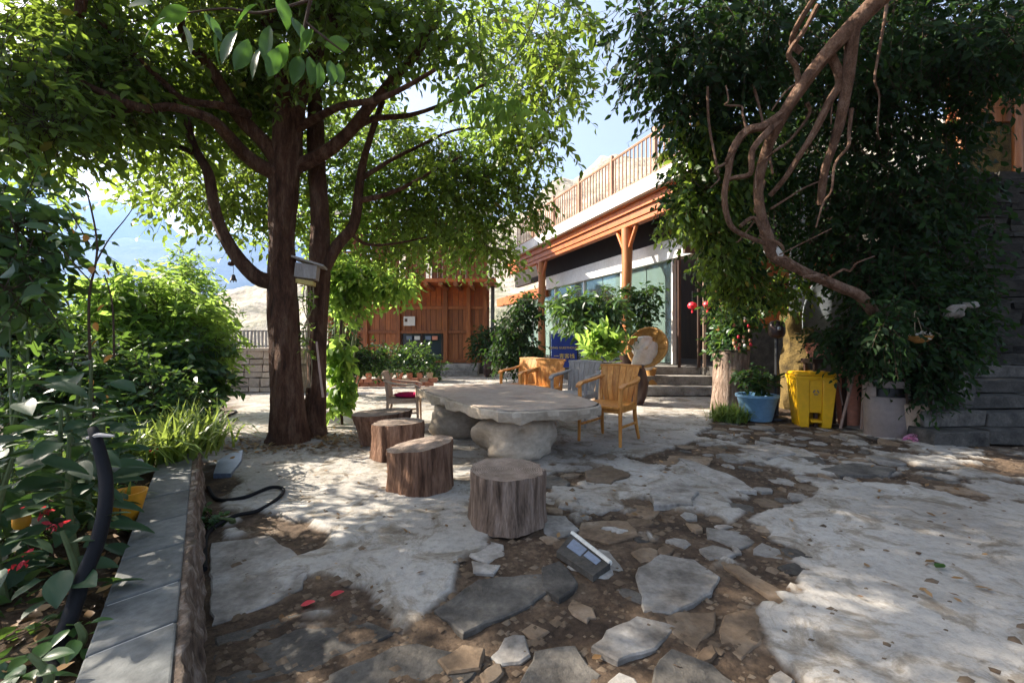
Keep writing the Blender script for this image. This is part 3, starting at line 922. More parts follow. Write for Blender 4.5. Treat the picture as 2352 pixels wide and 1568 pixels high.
# verandah floor and steps
b_ = B().prism([(wx(10.2) + .1, 10.2), (wx(20) + .1, 20), (vline(2.5, 11, 20), 20), (vline(2.5, 11, 10.2), 10.2)][::-1], -0.05, 0.596, 0.01)
b_.build('verandah_floor', M['stone_dark'], hall, sm=False)
for i in range(3):
    st_ = B()
    zf = 9.1 + i * 0.38
    st_.box((3.62, zf + 0.65 + .0, 0.10 + 0.195 * i - (0.0)), (2.0 - 0.02 * i, 1.3, 0.195), jit=0.012)
    st_.build('step', M['stone_grey'], hall, bevel=0.015, sm=False)
# terrace railing
tr_ = 0.12
nbal = 66
rp0 = Vector((vline(0.14, 17.4, 8.1), 8.1, 0)); rp1 = Vector((0.14 + .4, 16.4, 0)); rp1 = Vector((vline(0.14, 17.4, 17.2), 17.2, 0))
bal = None
for i in range(nbal):
    q = rp0.lerp(rp1, i / (nbal - 1))
    big = (i % 11 == 0)
    if big:
        B().box((q.x, q.y, 5.35), (0.08, 0.08, 1.1), rz=0.37).build('railing_post', M['rail'], hall, sm=False)
    elif bal is None:
        o = B().box((0, 0, 0), (0.028, 0.028, 0.88), rz=0.37).build('baluster', M['rail'], hall, sm=False, local=True)
        o.location = Vector((q.x, q.y, 5.33)) - hall.location
        bal = o
    else:
        o = bal.copy(); COL.objects.link(o); o.parent = hall
        o.location = Vector((q.x, q.y, 5.33)) - hall.location
for hh, tt_ in ((4.9, .04), (5.78, .07)):
    B().tube([(rp0.x, rp0.y, hh), (rp1.x, rp1.y, hh)], tt_ / 2, 6).build('rail', M['rail'], hall)

# back wooden house
bh = thing('wooden_house', 'old red brown timber house front behind the trees at the back', 'house', (-3.6, 16.2, 0))
x = -6.7
board_me = None
i = 0
while x < -0.9:
    w_ = R.choice([.17, .2, .23])
    is_win = -4.15 < x < -2.55
    z0 = 0.36 if not is_win else 1.52
    o = B().box((x + w_ / 2, 16.2 + R.uniform(-.008, .008), (z0 + 2.35) / 2), (w_ - .012, .05, 2.35 - z0)).build('board', M['wood_shaded'], bh, sm=False)
    o = B().box((x + w_ / 2, 16.2 + R.uniform(-.008, .008), 2.95), (w_ - .012, .05, 1.05)).build('board', M['wood_red'], bh, sm=False)
    if R.random() < .8:
        B().box((x + w_ / 2, 15.3, 4.35), (w_ - .012, .05, 2.0)).build('board', M['wood_shaded'], bh, sm=False)
    x += w_
for xx in (-6.7, -5.4, -4.2, -2.45, -1.6, -1.0):
    B().box((xx, 16.1, 1.95), (.15, .16, 3.2)).build('pillar', M['wood_shaded'], bh, sm=False, bevel=.01)
for zz in (0.42, 1.5, 2.4, 3.42):
    B().box((-3.85, 16.13, zz), (5.9, .10, .11)).build('rail', M['wood_shaded'], bh, sm=False, bevel=.008)
w_ = B().box((-3.35, 16.25, 0.98), (1.6, .04, .95)).build('window', M['window_dark'], bh, sm=False)
for xx in (-4.1, -3.35, -2.6):
    B().box((xx, 16.2, 0.98), (.06, .06, .95)).build('frame', M['wood_dark'], w_, sm=False)
for i, (xx, c_) in enumerate(((-3.8, 'slate_blue'), (-3.5, 'paper'), (-3.1, 'slate_blue'), (-2.85, 'terracotta'))):
    B().box((xx, 16.12, 1.28), (.2, .1, .14)).build('sill_box', M[c_], w_, sm=False)
B().box((-3.85, 16.3, 1.8), (6.0, .05, 3.4)).build('backing_wall', M['interior'], bh, sm=False)
B().box((-3.85, 15.55, 3.22), (6.6, 1.7, .12)).build('upper_floor', M['wood_red'], bh, sm=False)
for i in range(13):
    xx = -6.9 + i * .5
    B().tube([(xx, 14.6, 3.08), (xx, 16.1, 3.08)], .075, 10).build('joist', M['wood_shaded'], bh)
for i in range(44):
    xx = -6.95 + i * .16
    B().box((xx, 14.75, 3.72), (.035, .035, .85)).build('baluster', M['wood_shaded'], bh, sm=False)
B().box((-3.5, 14.75, 4.17), (7.1, .07, .06)).build('handrail', M['wood_shaded'], bh, sm=False)
rf = B().prism([(-7.6, 13.9), (-.7, 13.9), (-.7, 18.5), (-7.6, 18.5)], 0, 0.1)
rf.v = [(a, b2, 5.1 + (b2 - 13.9) * .35 + c2) for a, b2, c2 in rf.v]
rf.build('roof', M['stone_dark'], bh, sm=False)
B().prism([(-7, 15.6), (-.75, 15.6), (-.75, 17), (-7, 17)], -.05, .35, .01).build('plinth', M['stone_dark'], bh, sm=False)
for i in range(2):
    B().box((-1.78, 15.0 + i * .4, .09 + i * .18), (1.25, .75, .18), jit=.015).build('step', M['stone_grey'], bh, sm=False, bevel=.015)
nt_ = thing('notice', 'white paper notice pinned to the timber house front', 'notice', (-3.78, 16.05, 1.9))
B().box((-3.78, 16.03, 1.9), (.42, .012, .34)).build('sheet', M['paper'], nt_, sm=False)
B().box((-3.9, 16.02, 1.93), (.1, .006, .12)).build('picture', M['stone_brown'], nt_, sm=False)
dp = B().tube([(-.72, 15.9, .0), (-.7, 15.9, 3.5)], .07, 10).build('drainpipe', M['coping'])
tag(dp, 'blue grey drainpipe at the right corner of the timber house', 'drainpipe')

# house on the right above the slate wall
rh = thing('hillside_house', 'sunlit orange timber house high on the right above the slate wall', 'house', (9.5, 7.6, 3.6))
for i in range(16):
    xx = 7.7 + i * .24
    B().box((xx, 7.6, 5.45), (.225, .05, .95)).build('board', M['wood'], rh, sm=False)
B().box((9.5, 7.65, 4.4), (3.9, .06, 1.15)).build('panel', M['yellow_rock'], rh, sm=False)
for xx in (7.7, 8.65, 9.6, 10.6):
    B().tube([(xx, 7.45, 3.7), (xx, 7.45, 6.0)], .07, 10).build('post', M['wood'], rh)
B().box((9.5, 7.3, 3.66), (4.2, 1.4, .12)).build('floor_slab', M['stone_dark'], rh, sm=False)
rf = B().box((9.5, 7.6, 6.2), (4.6, 2.6, .12), rx=.25).build('roof', M['stone_dark'], rh, sm=False)

# side wall of the hall seen through the right tree
sw = thing('side_house', 'dim timber side wall with stone base behind the right hand tree', 'house', (6.8, 9.2, 0))
for i in range(22):
    xx = 4.75 + i * .23
    B().box((xx, 9.2, 2.9), (.215, .05, 3.1)).build('board', M['wood_red' if i % 5 else 'wood'], sw, sm=False)
B().box((7.2, 9.25, .7), (5.2, .3, 1.45)).build('base_wall', M['stone_dark'], sw, sm=False)
cp = B().tube([(5.25, 8.0, 0), (5.27, 8.0, 2.4), (5.3, 8.0, 4.8)], .15, 12).build('concrete_post', M['concrete'])
tag(cp, 'tall grey concrete post standing behind the vine branches', 'post')
op = B().tube([(5.02, 7.7, -.03), (5.0, 7.7, .6), (5.05, 7.7, 1.2), (5.0, 7.7, 1.65)], [.24, .2, .22, .19], 14, rough=.35, sub=4).build('ochre_pillar', M['yellow_rock'])
tag(op, 'rough ochre pillar behind the black pole lamp', 'pillar')

# slate retaining wall with stones, and stairs
swl = thing('slate_wall', 'tall dark dry stone slate wall at the right edge', 'wall', (7.2, 6.3, 0))
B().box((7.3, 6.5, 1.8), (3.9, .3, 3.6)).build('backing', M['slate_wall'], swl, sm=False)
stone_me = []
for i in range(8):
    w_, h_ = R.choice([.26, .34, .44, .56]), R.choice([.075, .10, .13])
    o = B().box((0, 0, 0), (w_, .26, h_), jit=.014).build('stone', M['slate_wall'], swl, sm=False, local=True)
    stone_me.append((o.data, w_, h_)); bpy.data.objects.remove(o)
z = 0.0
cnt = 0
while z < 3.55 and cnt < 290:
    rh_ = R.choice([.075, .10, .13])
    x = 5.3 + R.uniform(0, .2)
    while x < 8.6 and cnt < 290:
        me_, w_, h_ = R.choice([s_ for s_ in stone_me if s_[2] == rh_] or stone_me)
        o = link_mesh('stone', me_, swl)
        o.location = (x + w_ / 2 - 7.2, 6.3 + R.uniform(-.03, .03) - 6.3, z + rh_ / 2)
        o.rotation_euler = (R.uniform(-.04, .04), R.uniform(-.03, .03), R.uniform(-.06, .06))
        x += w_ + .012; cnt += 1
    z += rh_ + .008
stairs = thing('stone_stairs', 'rough grey stone stairs climbing away at the right edge', 'stairs', (5.8, 5.2, 0))
for i in range(5):
    y0 = 4.86 + i * .24
    x0 = 4.72 + i * .10
    xx = x0
    while xx < 7.4:
        w_ = R.uniform(.6, 1.2)
        B().box((xx + w_ / 2, y0 + .3, -.02 + .17 * i + .085), (w_ - .015, .6, .17), jit=.022).build('stair_block', M['stone_dark'], stairs, sm=False, bevel=.012)
        xx += w_

# pale garden wall and slat fence at the back left
gw = thing('garden_wall', 'low pale stone wall glowing in sun at the far left', 'wall', (-6, 9.9, 0))
B().box((-6.2, 10.1, .46), (3.4, .25, .96)).build('core', M['wall_pale'], gw, sm=False)
z = 0
while z < .92:
    hh = R.choice([.13, .17, .2]); x = -7.8
    while x < -4.6:
        w_ = R.uniform(.2, .45)
        B().box((x + w_ / 2, 9.93, z + hh / 2), (w_ - .02, .14, hh - .02), jit=.012).build('stone', M['wall_pale'], gw, sm=False)
        x += w_
    z += hh
B().box((-6.2, 10.02, .97), (3.5, .4, .06)).build('coping', M['wall_pale'], gw, sm=False)
fn = thing('slat_fence', 'weathered grey slat fence standing on the pale garden wall', 'fence', (-6, 10.0, 1.0))
for i in range(36):
    xx = -7.6 + i * .085
    B().box((xx, 10.0, 1.21), (.045, .02, .40), ry=R.uniform(-.08, .08)).build('slat', M['chair_grey'], fn, sm=False)
for zz in (1.04, 1.39):
    B().box((-6.1, 10.03, zz), (3.2, .04, .035)).build('rail', M['chair_grey'], fn, sm=False)
tag(B().box((-5.02, 9.75, .62), (.42, .3, 1.24), jit=.01).build('gate_pillar', M['wall_pale'], sm=False, bevel=.02), 'short whitewashed pillar at the right end of the slat fence', 'pillar')

# ================================================================== PLANTER WALL (left)
wd = Vector((-0.578, 0.816, 0)); wp = Vector((-0.816, -0.578, 0))


def WP(s, o, h):
    v = wd * s + wp * o
    return (v.x, v.y, h)


pw = thing('planter_wall', 'low planter wall with slate coping running along the left bed', 'wall', WP(2.5, .1, 0))
ss = [-.4, .3, .95, 1.28, 1.62, 1.9, 2.25, 2.62, 3.05, 3.5, 4.0, 4.6]
for i in range(len(ss) - 1):
    a, b2 = ss[i], ss[i + 1]
    sk = .05
    p = []
    for h in (.262, .304 + R.uniform(-.002, .003)):
        p += [WP(a + .006, .262, h), WP(a + sk + .006, .066, h), WP(b2 + sk - .006, .066, h), WP(b2 - .006, .262, h)]
    B().hexa(p).build('coping_slab', M['coping'], pw, sm=False, bevel=.006)
p = []
for h in (.0, .297):
    p += [WP(-.4, .255, h), WP(-.4, .075, h), WP(4.6, .075, h), WP(4.6, .255, h)]
B().hexa(p).build('mortar_bed', M['mortar'], pw, sm=False)
# chipped outer face
ns_, nh_ = 420, 26
V = np.empty((nh_, ns_, 3))
for j in range(nh_):
    t = j / (nh_ - 1)
    s_ = np.linspace(-.4, 4.65, ns_)
    u_ = s_ * 9; v_ = np.full_like(s_, t * 2.4)
    rid = 1 - np.abs(fbm(u_ * .8 + 3 * t, v_ + 7, 3)) * 2
    off = .062 - .045 * (1 - t) - .018 * rid - .02 * vnoise(u_ * 1.7, v_ * 2) + .01 * fbm(u_ * 4, v_ * 3, 2)
    if j == nh_ - 1: off = off * 0 + .07
    q = s_[:, None] * np.array(wd)[None] + off[:, None] * np.array(wp)[None]
    V[j] = q; V[j, :, 2] = -.05 + (.312 + .05) * t - (.02 if j == nh_ - 1 else 0)
ii = np.arange(nh_ * ns_).reshape(nh_, ns_)
np_mesh('chipped_face', V.reshape(-1, 3), np.stack([ii[:-1, :-1], ii[:-1, 1:], ii[1:, 1:], ii[1:, :-1]], -1).reshape(-1, 4)[:, ::-1].copy(), M['chip'], pw, sm=True)

# soil of the bed
bs = np.linspace(-.6, 5.2, 90); bo = np.concatenate([np.linspace(.26, 3, 40), np.linspace(3.2, 9, 12)])
SS, OO = np.meshgrid(bs, bo)
VX = np.array(wd)[0] * SS + np.array(wp)[0] * OO; VY = np.array(wd)[1] * SS + np.array(wp)[1] * OO
VZ = .255 + fbm(VX * 3, VY * 3, 5) * .05 - np.clip(OO - 2.2, 0, 9) * .12
VZ[0] = .2
ii = np.arange(SS.size).reshape(SS.shape)
soil = np_mesh('garden_soil', np.stack([VX, VY, VZ], -1).reshape(-1, 3), np.stack([ii[:-1, :-1], ii[:-1, 1:], ii[1:, 1:], ii[1:, :-1]], -1).reshape(-1, 4)[:, ::-1].copy(), M['soil'], sm=True)
soil['kind'] = 'structure'; soil['label'] = 'leafy brown soil of the raised bed'


def soilh(x, y):
    return .25 + float(fbm(np.array(x * 3), np.array(y * 3), 5)) * .05


def lc3(r):
    s_ = r.uniform(.6, 3.6); o = r.uniform(.28, 1.6)
    q = WP(s_, o, 0)
    return q[0], q[1]


litter('bed_litter', 'dry leaves and twigs covering the soil of the raised bed', lc3, 1300, 0.02, 0.07, M['dry'], soilh, seed=12)

# ================================================================== TREES
t1 = thing('shade_tree', 'large spreading tree with a thick brown trunk left of the stone table', 'tree', (-2.6, 5.05, 0))
def pt(*a): return P(*a)
B().tube([(-2.62, 5.08, -.1), pt(662, 985, 5.07), pt(660, 900, 5.08), pt(652, 780, 5.1), pt(650, 650, 5.12), pt(648, 540, 5.15), pt(652, 430, 5.2), pt(660, 330, 5.2), pt(668, 235, 5.2)],
         [.29, .195, .17, .165, .15, .14, .155, .16, .15], 40, rough=.12, sub=8, seed=1, flute=.10).build('trunk', M['bark'], t1)
B().tube([pt(668, 262, 5.18), pt(668, 236, 5.18)], [.158, .14], 16, rough=.1).build('cut_limb', M['wood_dark'], t1)


def limb(parent, pts, r0, r1, m_=None, n=10, name='branch', rough=.14):
    if len(pts) > 4: pts = [pts[0]] + [(p[0] + R.uniform(-1, 1) * r0 * .5, p[1], p[2] + R.uniform(-1, 1) * r0 * .5) for p in pts[1:-1]] + [pts[-1]]
    k_ = len(pts)
    rr = [r0 + (r1 - r0) * (i / (k_ - 1)) ** .8 for i in range(k_)]
    return B().tube(pts, rr, n, rough=rough, sub=5, seed=R.random() * 9).build(name, m_ or M['bark'], parent)


limb(t1, [pt(640, 650, 5.12), pt(590, 628, 5.0), pt(545, 590, 4.95), pt(512, 530, 4.9), pt(492, 460, 4.9), pt(470, 400, 4.9), pt(440, 330, 4.9), pt(420, 270, 4.8), pt(395, 210, 4.7)], .10, .03)
limb(t1, [pt(540, 600, 4.95), pt(532, 606, 4.93), pt(526, 604, 4.9)], .03, .02, name='knot')
limb(t1, [pt(655, 410, 5.2), pt(600, 375, 5.0), pt(560, 345, 4.9), pt(530, 300, 4.7), pt(480, 272, 4.5), pt(400, 255, 4.3), pt(320, 240, 4.1), pt(240, 205, 3.9), pt(150, 170, 3.8)], .095, .022)
limb(t1, [pt(655, 400, 5.2), pt(610, 330, 5.1), pt(560, 270, 5.0), pt(520, 215, 4.9), pt(470, 150, 4.8), pt(430, 80, 4.7), pt(400, -20, 4.6)], .10, .04)
limb(t1, [pt(570, 262, 5.0), pt(510, 245, 4.7), pt(430, 232, 4.6), pt(380, 190, 4.4), pt(300, 110, 4.2), pt(220, 40, 4.0)], .05, .018)
limb(t1, [pt(320, 240, 4.1), pt(260, 262, 4.2), pt(180, 268, 4.1), pt(90, 262, 4.1), pt(-20, 250, 4.1)], .035, .012)
limb(t1, [pt(440, 350, 4.9), pt(380, 320, 5.0), pt(310, 290, 5.1), pt(240, 280, 5.2), pt(160, 290, 5.3)], .03, .012)
limb(t1, [pt(660, 330, 5.2), pt(650, 200, 5.0), pt(620, 90, 4.7), pt(600, -40, 4.4)], .085, .05)
limb(t1, [pt(675, 300, 5.2), pt(700, 180, 5.0), pt(760, 60, 4.8), pt(800, -60, 4.6)], .09, .05)
limb(t1, [pt(680, 385, 5.25), pt(740, 355, 5.2), pt(800, 300, 5.1), pt(860, 235, 5.0), pt(915, 175, 4.9), pt(960, 110, 4.8), pt(985, 60, 4.7)], .095, .03)
limb(t1, [pt(800, 300, 5.1), pt(860, 275, 5.2), pt(940, 262, 5.3), pt(1030, 235, 5.5), pt(1120, 190, 5.6)], .045, .015)
limb(t1, [pt(690, 290, 5.2), pt(780, 245, 4.8), pt(880, 225, 4.5), pt(1000, 160, 4.3)], .05, .018)

t2 = thing('rear_tree', 'second slimmer trunk growing close behind the thick brown trunk', 'tree', (-2.45, 5.45, 0))
B().tube([(-2.45, 5.42, -.1), pt(722, 970, 5.42), pt(727, 860, 5.45), pt(730, 740, 5.5), pt(734, 620, 5.5), pt(735, 500, 5.5), pt(728, 380, 5.5), pt(724, 270, 5.5), pt(722, 120, 5.4)],
         [.20, .135, .12, .12, .12, .105, .10, .09, .06], 32, rough=.12, sub=8, seed=3, flute=.10).build('trunk', M['bark'], t2)
limb(t2, [pt(742, 620, 5.5), pt(770, 570, 5.55), pt(805, 515, 5.6), pt(828, 450, 5.6), pt(830, 380, 5.6), pt(850, 300, 5.5), pt(880, 230, 5.4)], .085, .03)
limb(t2, [pt(826, 460, 5.6), pt(880, 450, 5.7), pt(940, 425, 5.8), pt(1000, 385, 5.9), pt(1060, 360, 6.0)], .04, .012)
limb(t2, [pt(830, 410, 5.6), pt(890, 375, 5.8), pt(950, 345, 5.9), pt(1040, 300, 6.1), pt(1130, 290, 6.3)], .035, .012)
limb(t2, [pt(800, 530, 5.6), pt(840, 560, 5.8), pt(900, 560, 6.0), pt(980, 545, 6.2)], .03, .01)

blobs1 = [PB(*a) for a in [
    (60, 60, 4.0, .8, .8, .6), (200, 60, 4.4, .8, .8, .55), (330, 130, 4.6, .7, .7, .45), (60, 200, 3.8, .7, .7, .45), (180, 200, 4.2, .65, .65, .35), (60, 300, 3.7, .5, .5, .22),
    (300, 300, 4.9, .7, .7, .38), (420, 330, 5.6, .75, .75, .5), (190, 300, 4.4, .5, .5, .18), (430, 415, 6.0, .65, .7, .32), (540, 425, 6.0, .6, .6, .38), (370, 455, 6.3, .25, .4, .1),
    (600, 480, 6.4, .5, .5, .3), (480, 200, 5.5, .8, .8, .5), (500, 60, 5.0, .9, .9, .5), (650, 100, 5.4, .9, .9, .6), (620, 250, 6.2, .9, .9, .7), (780, 120, 5.0, .9, .9, .5),
    (800, 240, 6.4, .9, .9, .6), (900, 90, 5.4, .9, .9, .6), (1000, 180, 5.6, .85, .8, .6), (1060, 60, 5.0, .8, .8, .55), (1150, 150, 5.3, .75, .75, .6), (1230, 60, 5.0, .6, .7, .55),
    (1270, 170, 5.4, .42, .6, .5), (1200, 270, 5.8, .6, .6, .55), (1080, 320, 6.0, .8, .7, .6), (960, 350, 6.4, .8, .7, .55), (870, 430, 6.8, .8, .7, .55), (1000, 470, 6.6, .8, .7, .6),
    (1110, 440, 6.5, .65, .6, .6), (1180, 380, 6.3, .45, .5, .5), (950, 560, 7.0, .75, .7, .42), (1060, 570, 6.9, .7, .6, .38), (1130, 590, 6.8, .3, .4, .28), (850, 540, 7.0, .5, .5, .4),
    (760, 430, 6.8, .5, .5, .6), (700, 350, 7.0, .7, .6, .6), (740, 180, 7.2, 1.0, .9, .7), (560, 360, 7.0, .8, .7, .4), (1150, 110, 6.2, .7, .6, .6), (1230, 100, 5.8, .4, .5, .5), (1060, 60, 6.4, .7, .6, .6), (1290, 70, 4.9, .3, .5, .4), (1225, 470, 6.6, .18, .3, .3)]]
blobs1 += [(-3.2, 3.7, 4.7, .9, .6, .25), (-2.0, 3.9, 4.8, .9, .6, .25), (-4.3, 3.4, 4.8, .6, .5, .22), (-4.4, 4.2, 5.0, .9, .7, .3), (-3.0, 4.6, 5.2, .9, .7, .3), (-5.1, 3.6, 5.0, .8, .5, .3), (-2.2, 4.9, 5.3, .8, .6, .3), (-6.2, 3.3, 4.5, .9, .6, .3), (-7.0, 2.6, 4.6, .9, .6, .3)]  # unseen clumps outside the view, added to the crown to shade the foreground
foliage('crown', blobs1, 5500, 8, .105, .42, M['leaf_tree'], t1, droop=.3, seed=21, shell=.45, gap=.6)
blobs2 = [PB(*a) for a in [(900, 500, 7.3, .8, .7, .5), (1020, 520, 7.4, .8, .7, .5), (840, 330, 7.2, .7, .7, .7), (780, 480, 7.4, .6, .6, .5), (1120, 540, 7.2, .5, .5, .4), (690, 500, 7.4, .4, .4, .4), (1130, 330, 6.8, .7, .7, .6)]]
foliage('crown', blobs2, 1000, 8, .10, .4, M['leaf_lime'], t2, droop=.3, seed=22)

# right hand vine tree
t3 = thing('vine_tree', 'dark leafy tree with tangled tan branches arching over the right side', 'tree', (4.4, 4.9, 0))
T = M['bark_tan']
B().tube([(5.0, 5.62, -.05), (4.9, 5.6, .6), P(2040, 780, 5.0), P(1985, 690, 4.6), P(1930, 660, 4.5), P(1860, 630, 4.4), P(1800, 600, 4.3), P(1775, 582, 4.25), P(1762, 545, 4.2), P(1748, 490, 4.15), P(1742, 420, 4.1), P(1762, 340, 4.0), P(1795, 270, 3.9), P(1840, 200, 3.8), P(1895, 130, 3.7), P(1960, 60, 3.6), P(2060, -40, 3.5), (3.9, 3.2, 4.75), (4.8, 2.4, 5.0)],
         [.07, .06, .055, .052, .05, .048, .055, .055, .06, .042, .042, .045, .048, .052, .058, .066, .07, .09, .11], 14, rough=.12, sub=5, seed=5).build('trunk', T, t3)
tb = B().tube([P(1785, 590, 4.27), P(1768, 570, 4.24)], .062, 12).build('tape', M['paper'], t3)
for pts, a, c in (
    ([P(1800, 262, 3.9), P(1760, 285, 3.88), P(1710, 305, 3.9), P(1680, 345, 3.95), P(1668, 400, 4.0), P(1660, 450, 4.0), P(1668, 500, 4.05), P(1700, 530, 4.1), P(1760, 560, 4.2)], .045, .02),
    ([P(1790, 275, 3.9), P(1750, 320, 3.85), P(1725, 350, 3.85), P(1722, 395, 3.9), P(1690, 408, 3.95), P(1672, 415, 4.0)], .035, .018),
    ([P(1905, 120, 3.7), P(1935, 180, 3.75), P(1900, 240, 3.8), P(1870, 300, 3.85), P(1830, 360, 3.9), P(1800, 410, 4.0), P(1768, 450, 4.1)], .04, .022),
    ([P(1960, 70, 3.6), P(1945, 170, 3.7), P(1932, 260, 3.8), P(1915, 330, 3.9), P(1895, 400, 4.0), P(1885, 470, 4.1)], .05, .028),
    ([P(1840, 120, 3.8), P(1820, 100, 3.8), P(1835, 60, 3.7), P(1870, 0, 3.6), P(1890, -40, 3.5)], .03, .025),
    ([P(1835, 195, 3.8), P(1825, 150, 3.75), P(1810, 125, 3.7), P(1850, 70, 3.6), P(1880, 10, 3.5)], .025, .018),
    ([P(1625, 200, 4.3), P(1628, 280, 4.3), P(1640, 350, 4.3), P(1650, 400, 4.2)], .014, .012),
    ([P(1730, 195, 4.4), P(1745, 250, 4.4), P(1760, 320, 4.3), P(1775, 400, 4.2)], .014, .012),
    ([P(1770, 480, 4.15), P(1810, 455, 4.2), P(1850, 430, 4.3), P(1900, 410, 4.4)], .012, .006),
    ([P(1745, 540, 4.2), P(1790, 560, 4.1), P(1800, 575, 4.1)], .02, .012),
    ([P(1790, 585, 4.2), P(1850, 555, 4.2), P(1910, 525, 4.2)], .008, .005),
    ([P(1700, 520, 4.1), P(1730, 500, 4.1), P(1750, 530, 4.1)], .02, .016),
):
    limb(t3, pts, a, c, T, 8)
blobs3 = [PB(*a) for a in [
    (1470, 30, 4.4, .28, .4, .3), (1560, 60, 4.4, .45, .5, .4), (1660, 60, 4.6, .55, .6, .5), (1600, 160, 4.8, .5, .5, .4), (1680, 190, 5.0, .6, .6, .5), (1520, 130, 4.5, .22, .4, .22), (1470, 170, 4.5, .14, .2, .2), (1560, 240, 4.8, .25, .3, .25),
    (1760, 60, 4.8, .8, .8, .6), (1880, 120, 5.2, .9, .8, .7), (2000, 60, 5.2, 1.0, .9, .8), (2150, 60, 5.4, 1.1, .9, .8), (2300, 90, 5.4, 1.0, .8, .6), (1640, 300, 5.2, .4, .4, .45), (1700, 380, 5.6, .55, .5, .6),
    (1600, 400, 5.4, .3, .4, .3), (1540, 440, 5.4, .16, .25, .2), (1640, 470, 5.7, .4, .4, .4), (1800, 400, 5.8, .7, .6, .7), (1950, 300, 5.6, .8, .7, .8), (2080, 280, 5.8, .9, .7, .9), (2150, 440, 5.6, .45, .5, .5),
    (2000, 500, 5.8, .7, .6, .7), (1900, 560, 5.9, .5, .5, .5), (1650, 560, 6.2, .45, .4, .5), (1690, 650, 6.4, .4, .4, .4), (2120, 560, 5.7, .7, .5, .7), (2080, 430, 5.4, .6, .5, .6), (2150, 300, 5.8, .3, .5, .3), (2240, 130, 5.0, .8, .7, .3),
    (1850, 230, 6.2, .8, .7, .7), (1760, 500, 6.4, .45, .5, .5)]]
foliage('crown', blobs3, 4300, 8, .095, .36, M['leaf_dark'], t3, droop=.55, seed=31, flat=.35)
# unseen overhanging foliage above the frame, added to dim the right foreground
blobs4 = [(3.4, 2.6, 4.7, 1.4, 1.1, .45), (2.0, .6, 4.7, 1.7, 1.2, .5), (.2, -.9, 4.7, 1.6, 1.1, .5), (4.6, .6, 4.6, 1.6, 1.4, .6), (5.4, 3.2, 4.9, 1.2, 1.2, .5), (6.6, 1.6, 4.2, 1.2, 1.4, .9), (1.0, 1.9, 4.9, .9, .7, .3)]
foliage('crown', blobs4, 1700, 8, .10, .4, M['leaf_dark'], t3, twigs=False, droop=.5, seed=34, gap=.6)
blobs6 = [PB(*a) for a in [(1600, 300, 5.0, .25, .3, .25), (1650, 380, 5.2, .3, .3, .35), (1600, 430, 5.2, .25, .3, .25), (1560, 480, 5.3, .14, .2, .12), (1650, 500, 5.5, .25, .3, .3), (1700, 330, 5.0, .25, .3, .3), (1660, 590, 5.8, .25, .3, .3), (1700, 640, 6.0, .3, .3, .25), (1800, 660, 6.2, .25, .3, .15)]]
foliage('crown', blobs6, 700, 8, .09, .3, M['leaf_tree'], t3, droop=.6, seed=35)
for i, (x0, y0, x1, y1) in enumerate(((1980, 30, 1900, 300), (2030, 20, 2010, 330), (1940, 90, 1760, 250), (1720, 300, 1660, 200), (1760, 430, 1700, 560), (1790, 585, 1870, 640), (1960, 250, 1890, 520), (1870, 250, 1720, 420), (1850, 640, 2000, 600), (1690, 350, 1620, 420))):
    zz = R.uniform(3.7, 4.3); n_ = 6
    pts_ = [P(x0 + (x1 - x0) * j / n_ + R.uniform(-16, 16), y0 + (y1 - y0) * j / n_ + R.uniform(-16, 16), zz + R.uniform(-.08, .08)) for j in range(n_ + 1)]
    limb(t3, pts_, R.uniform(.012, .022), .006, T, 7)


# dark bush under it
db = thing('dark_bush', 'dense near black green bush hanging beside the slate wall and grey bin', 'bush', (4.9, 5.2, 0))
blobs5 = [PB(*a) for a in [(2040, 740, 4.6, .2, .15, .3), (2060, 700, 5.3, .5, .4, .45), (2150, 720, 5.3, .5, .4, .5), (2170, 770, 5.3, .3, .35, .32), (2140, 810, 5.1, .36, .3, .28), (2140, 880, 5.1, .16, .2, .16), (2000, 790, 5.3, .35, .3, .3), (2060, 840, 5.8, .3, .25, .25), (2020, 620, 5.5, .45, .4, .3), (2180, 640, 5.6, .3, .4, .3), (1950, 770, 5.4, .3, .3, .18)]]
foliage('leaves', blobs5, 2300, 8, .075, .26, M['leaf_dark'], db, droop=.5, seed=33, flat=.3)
for i in range(5):
    B().tube([(4.75 + i * .12, 5.2, 0), (4.7 + i * .15, 5.2, .6), (4.6 + i * .2, 5.25, 1.3)], [.02, .015, .01], 6, sub=3).build('stem', M['twig'], db)

# --- left shrubs
def shrub(name, label, cat, base, blobs, n, leaf, spray, m_, seed, ratio=.45, droop=.2, stems=5, per=8, group=None, sr=1.0, **k):
    t_ = thing(name, label, cat, base, group=group)
    foliage('leaves', blobs, n, per, leaf, spray, m_, t_, seed=seed, ratio=ratio, droop=droop, **k)
    for i in range(stems):
        c = blobs[R.randrange(len(blobs))]
        bx_, by_ = base[0] + R.uniform(-.12, .12), base[1] + R.uniform(-.12, .12)
        B().tube([(bx_, by_, base[2]), ((bx_ * 2 + c[0]) / 3 + R.uniform(-.1, .1), (by_ * 2 + c[1]) / 3, base[2] + (c[2] - base[2]) * .5), (c[0], c[1], c[2])], [.018 * sr, .013 * sr, .006 * sr], 6, sub=4).build('stem', M['stem'], t_)
    return t_


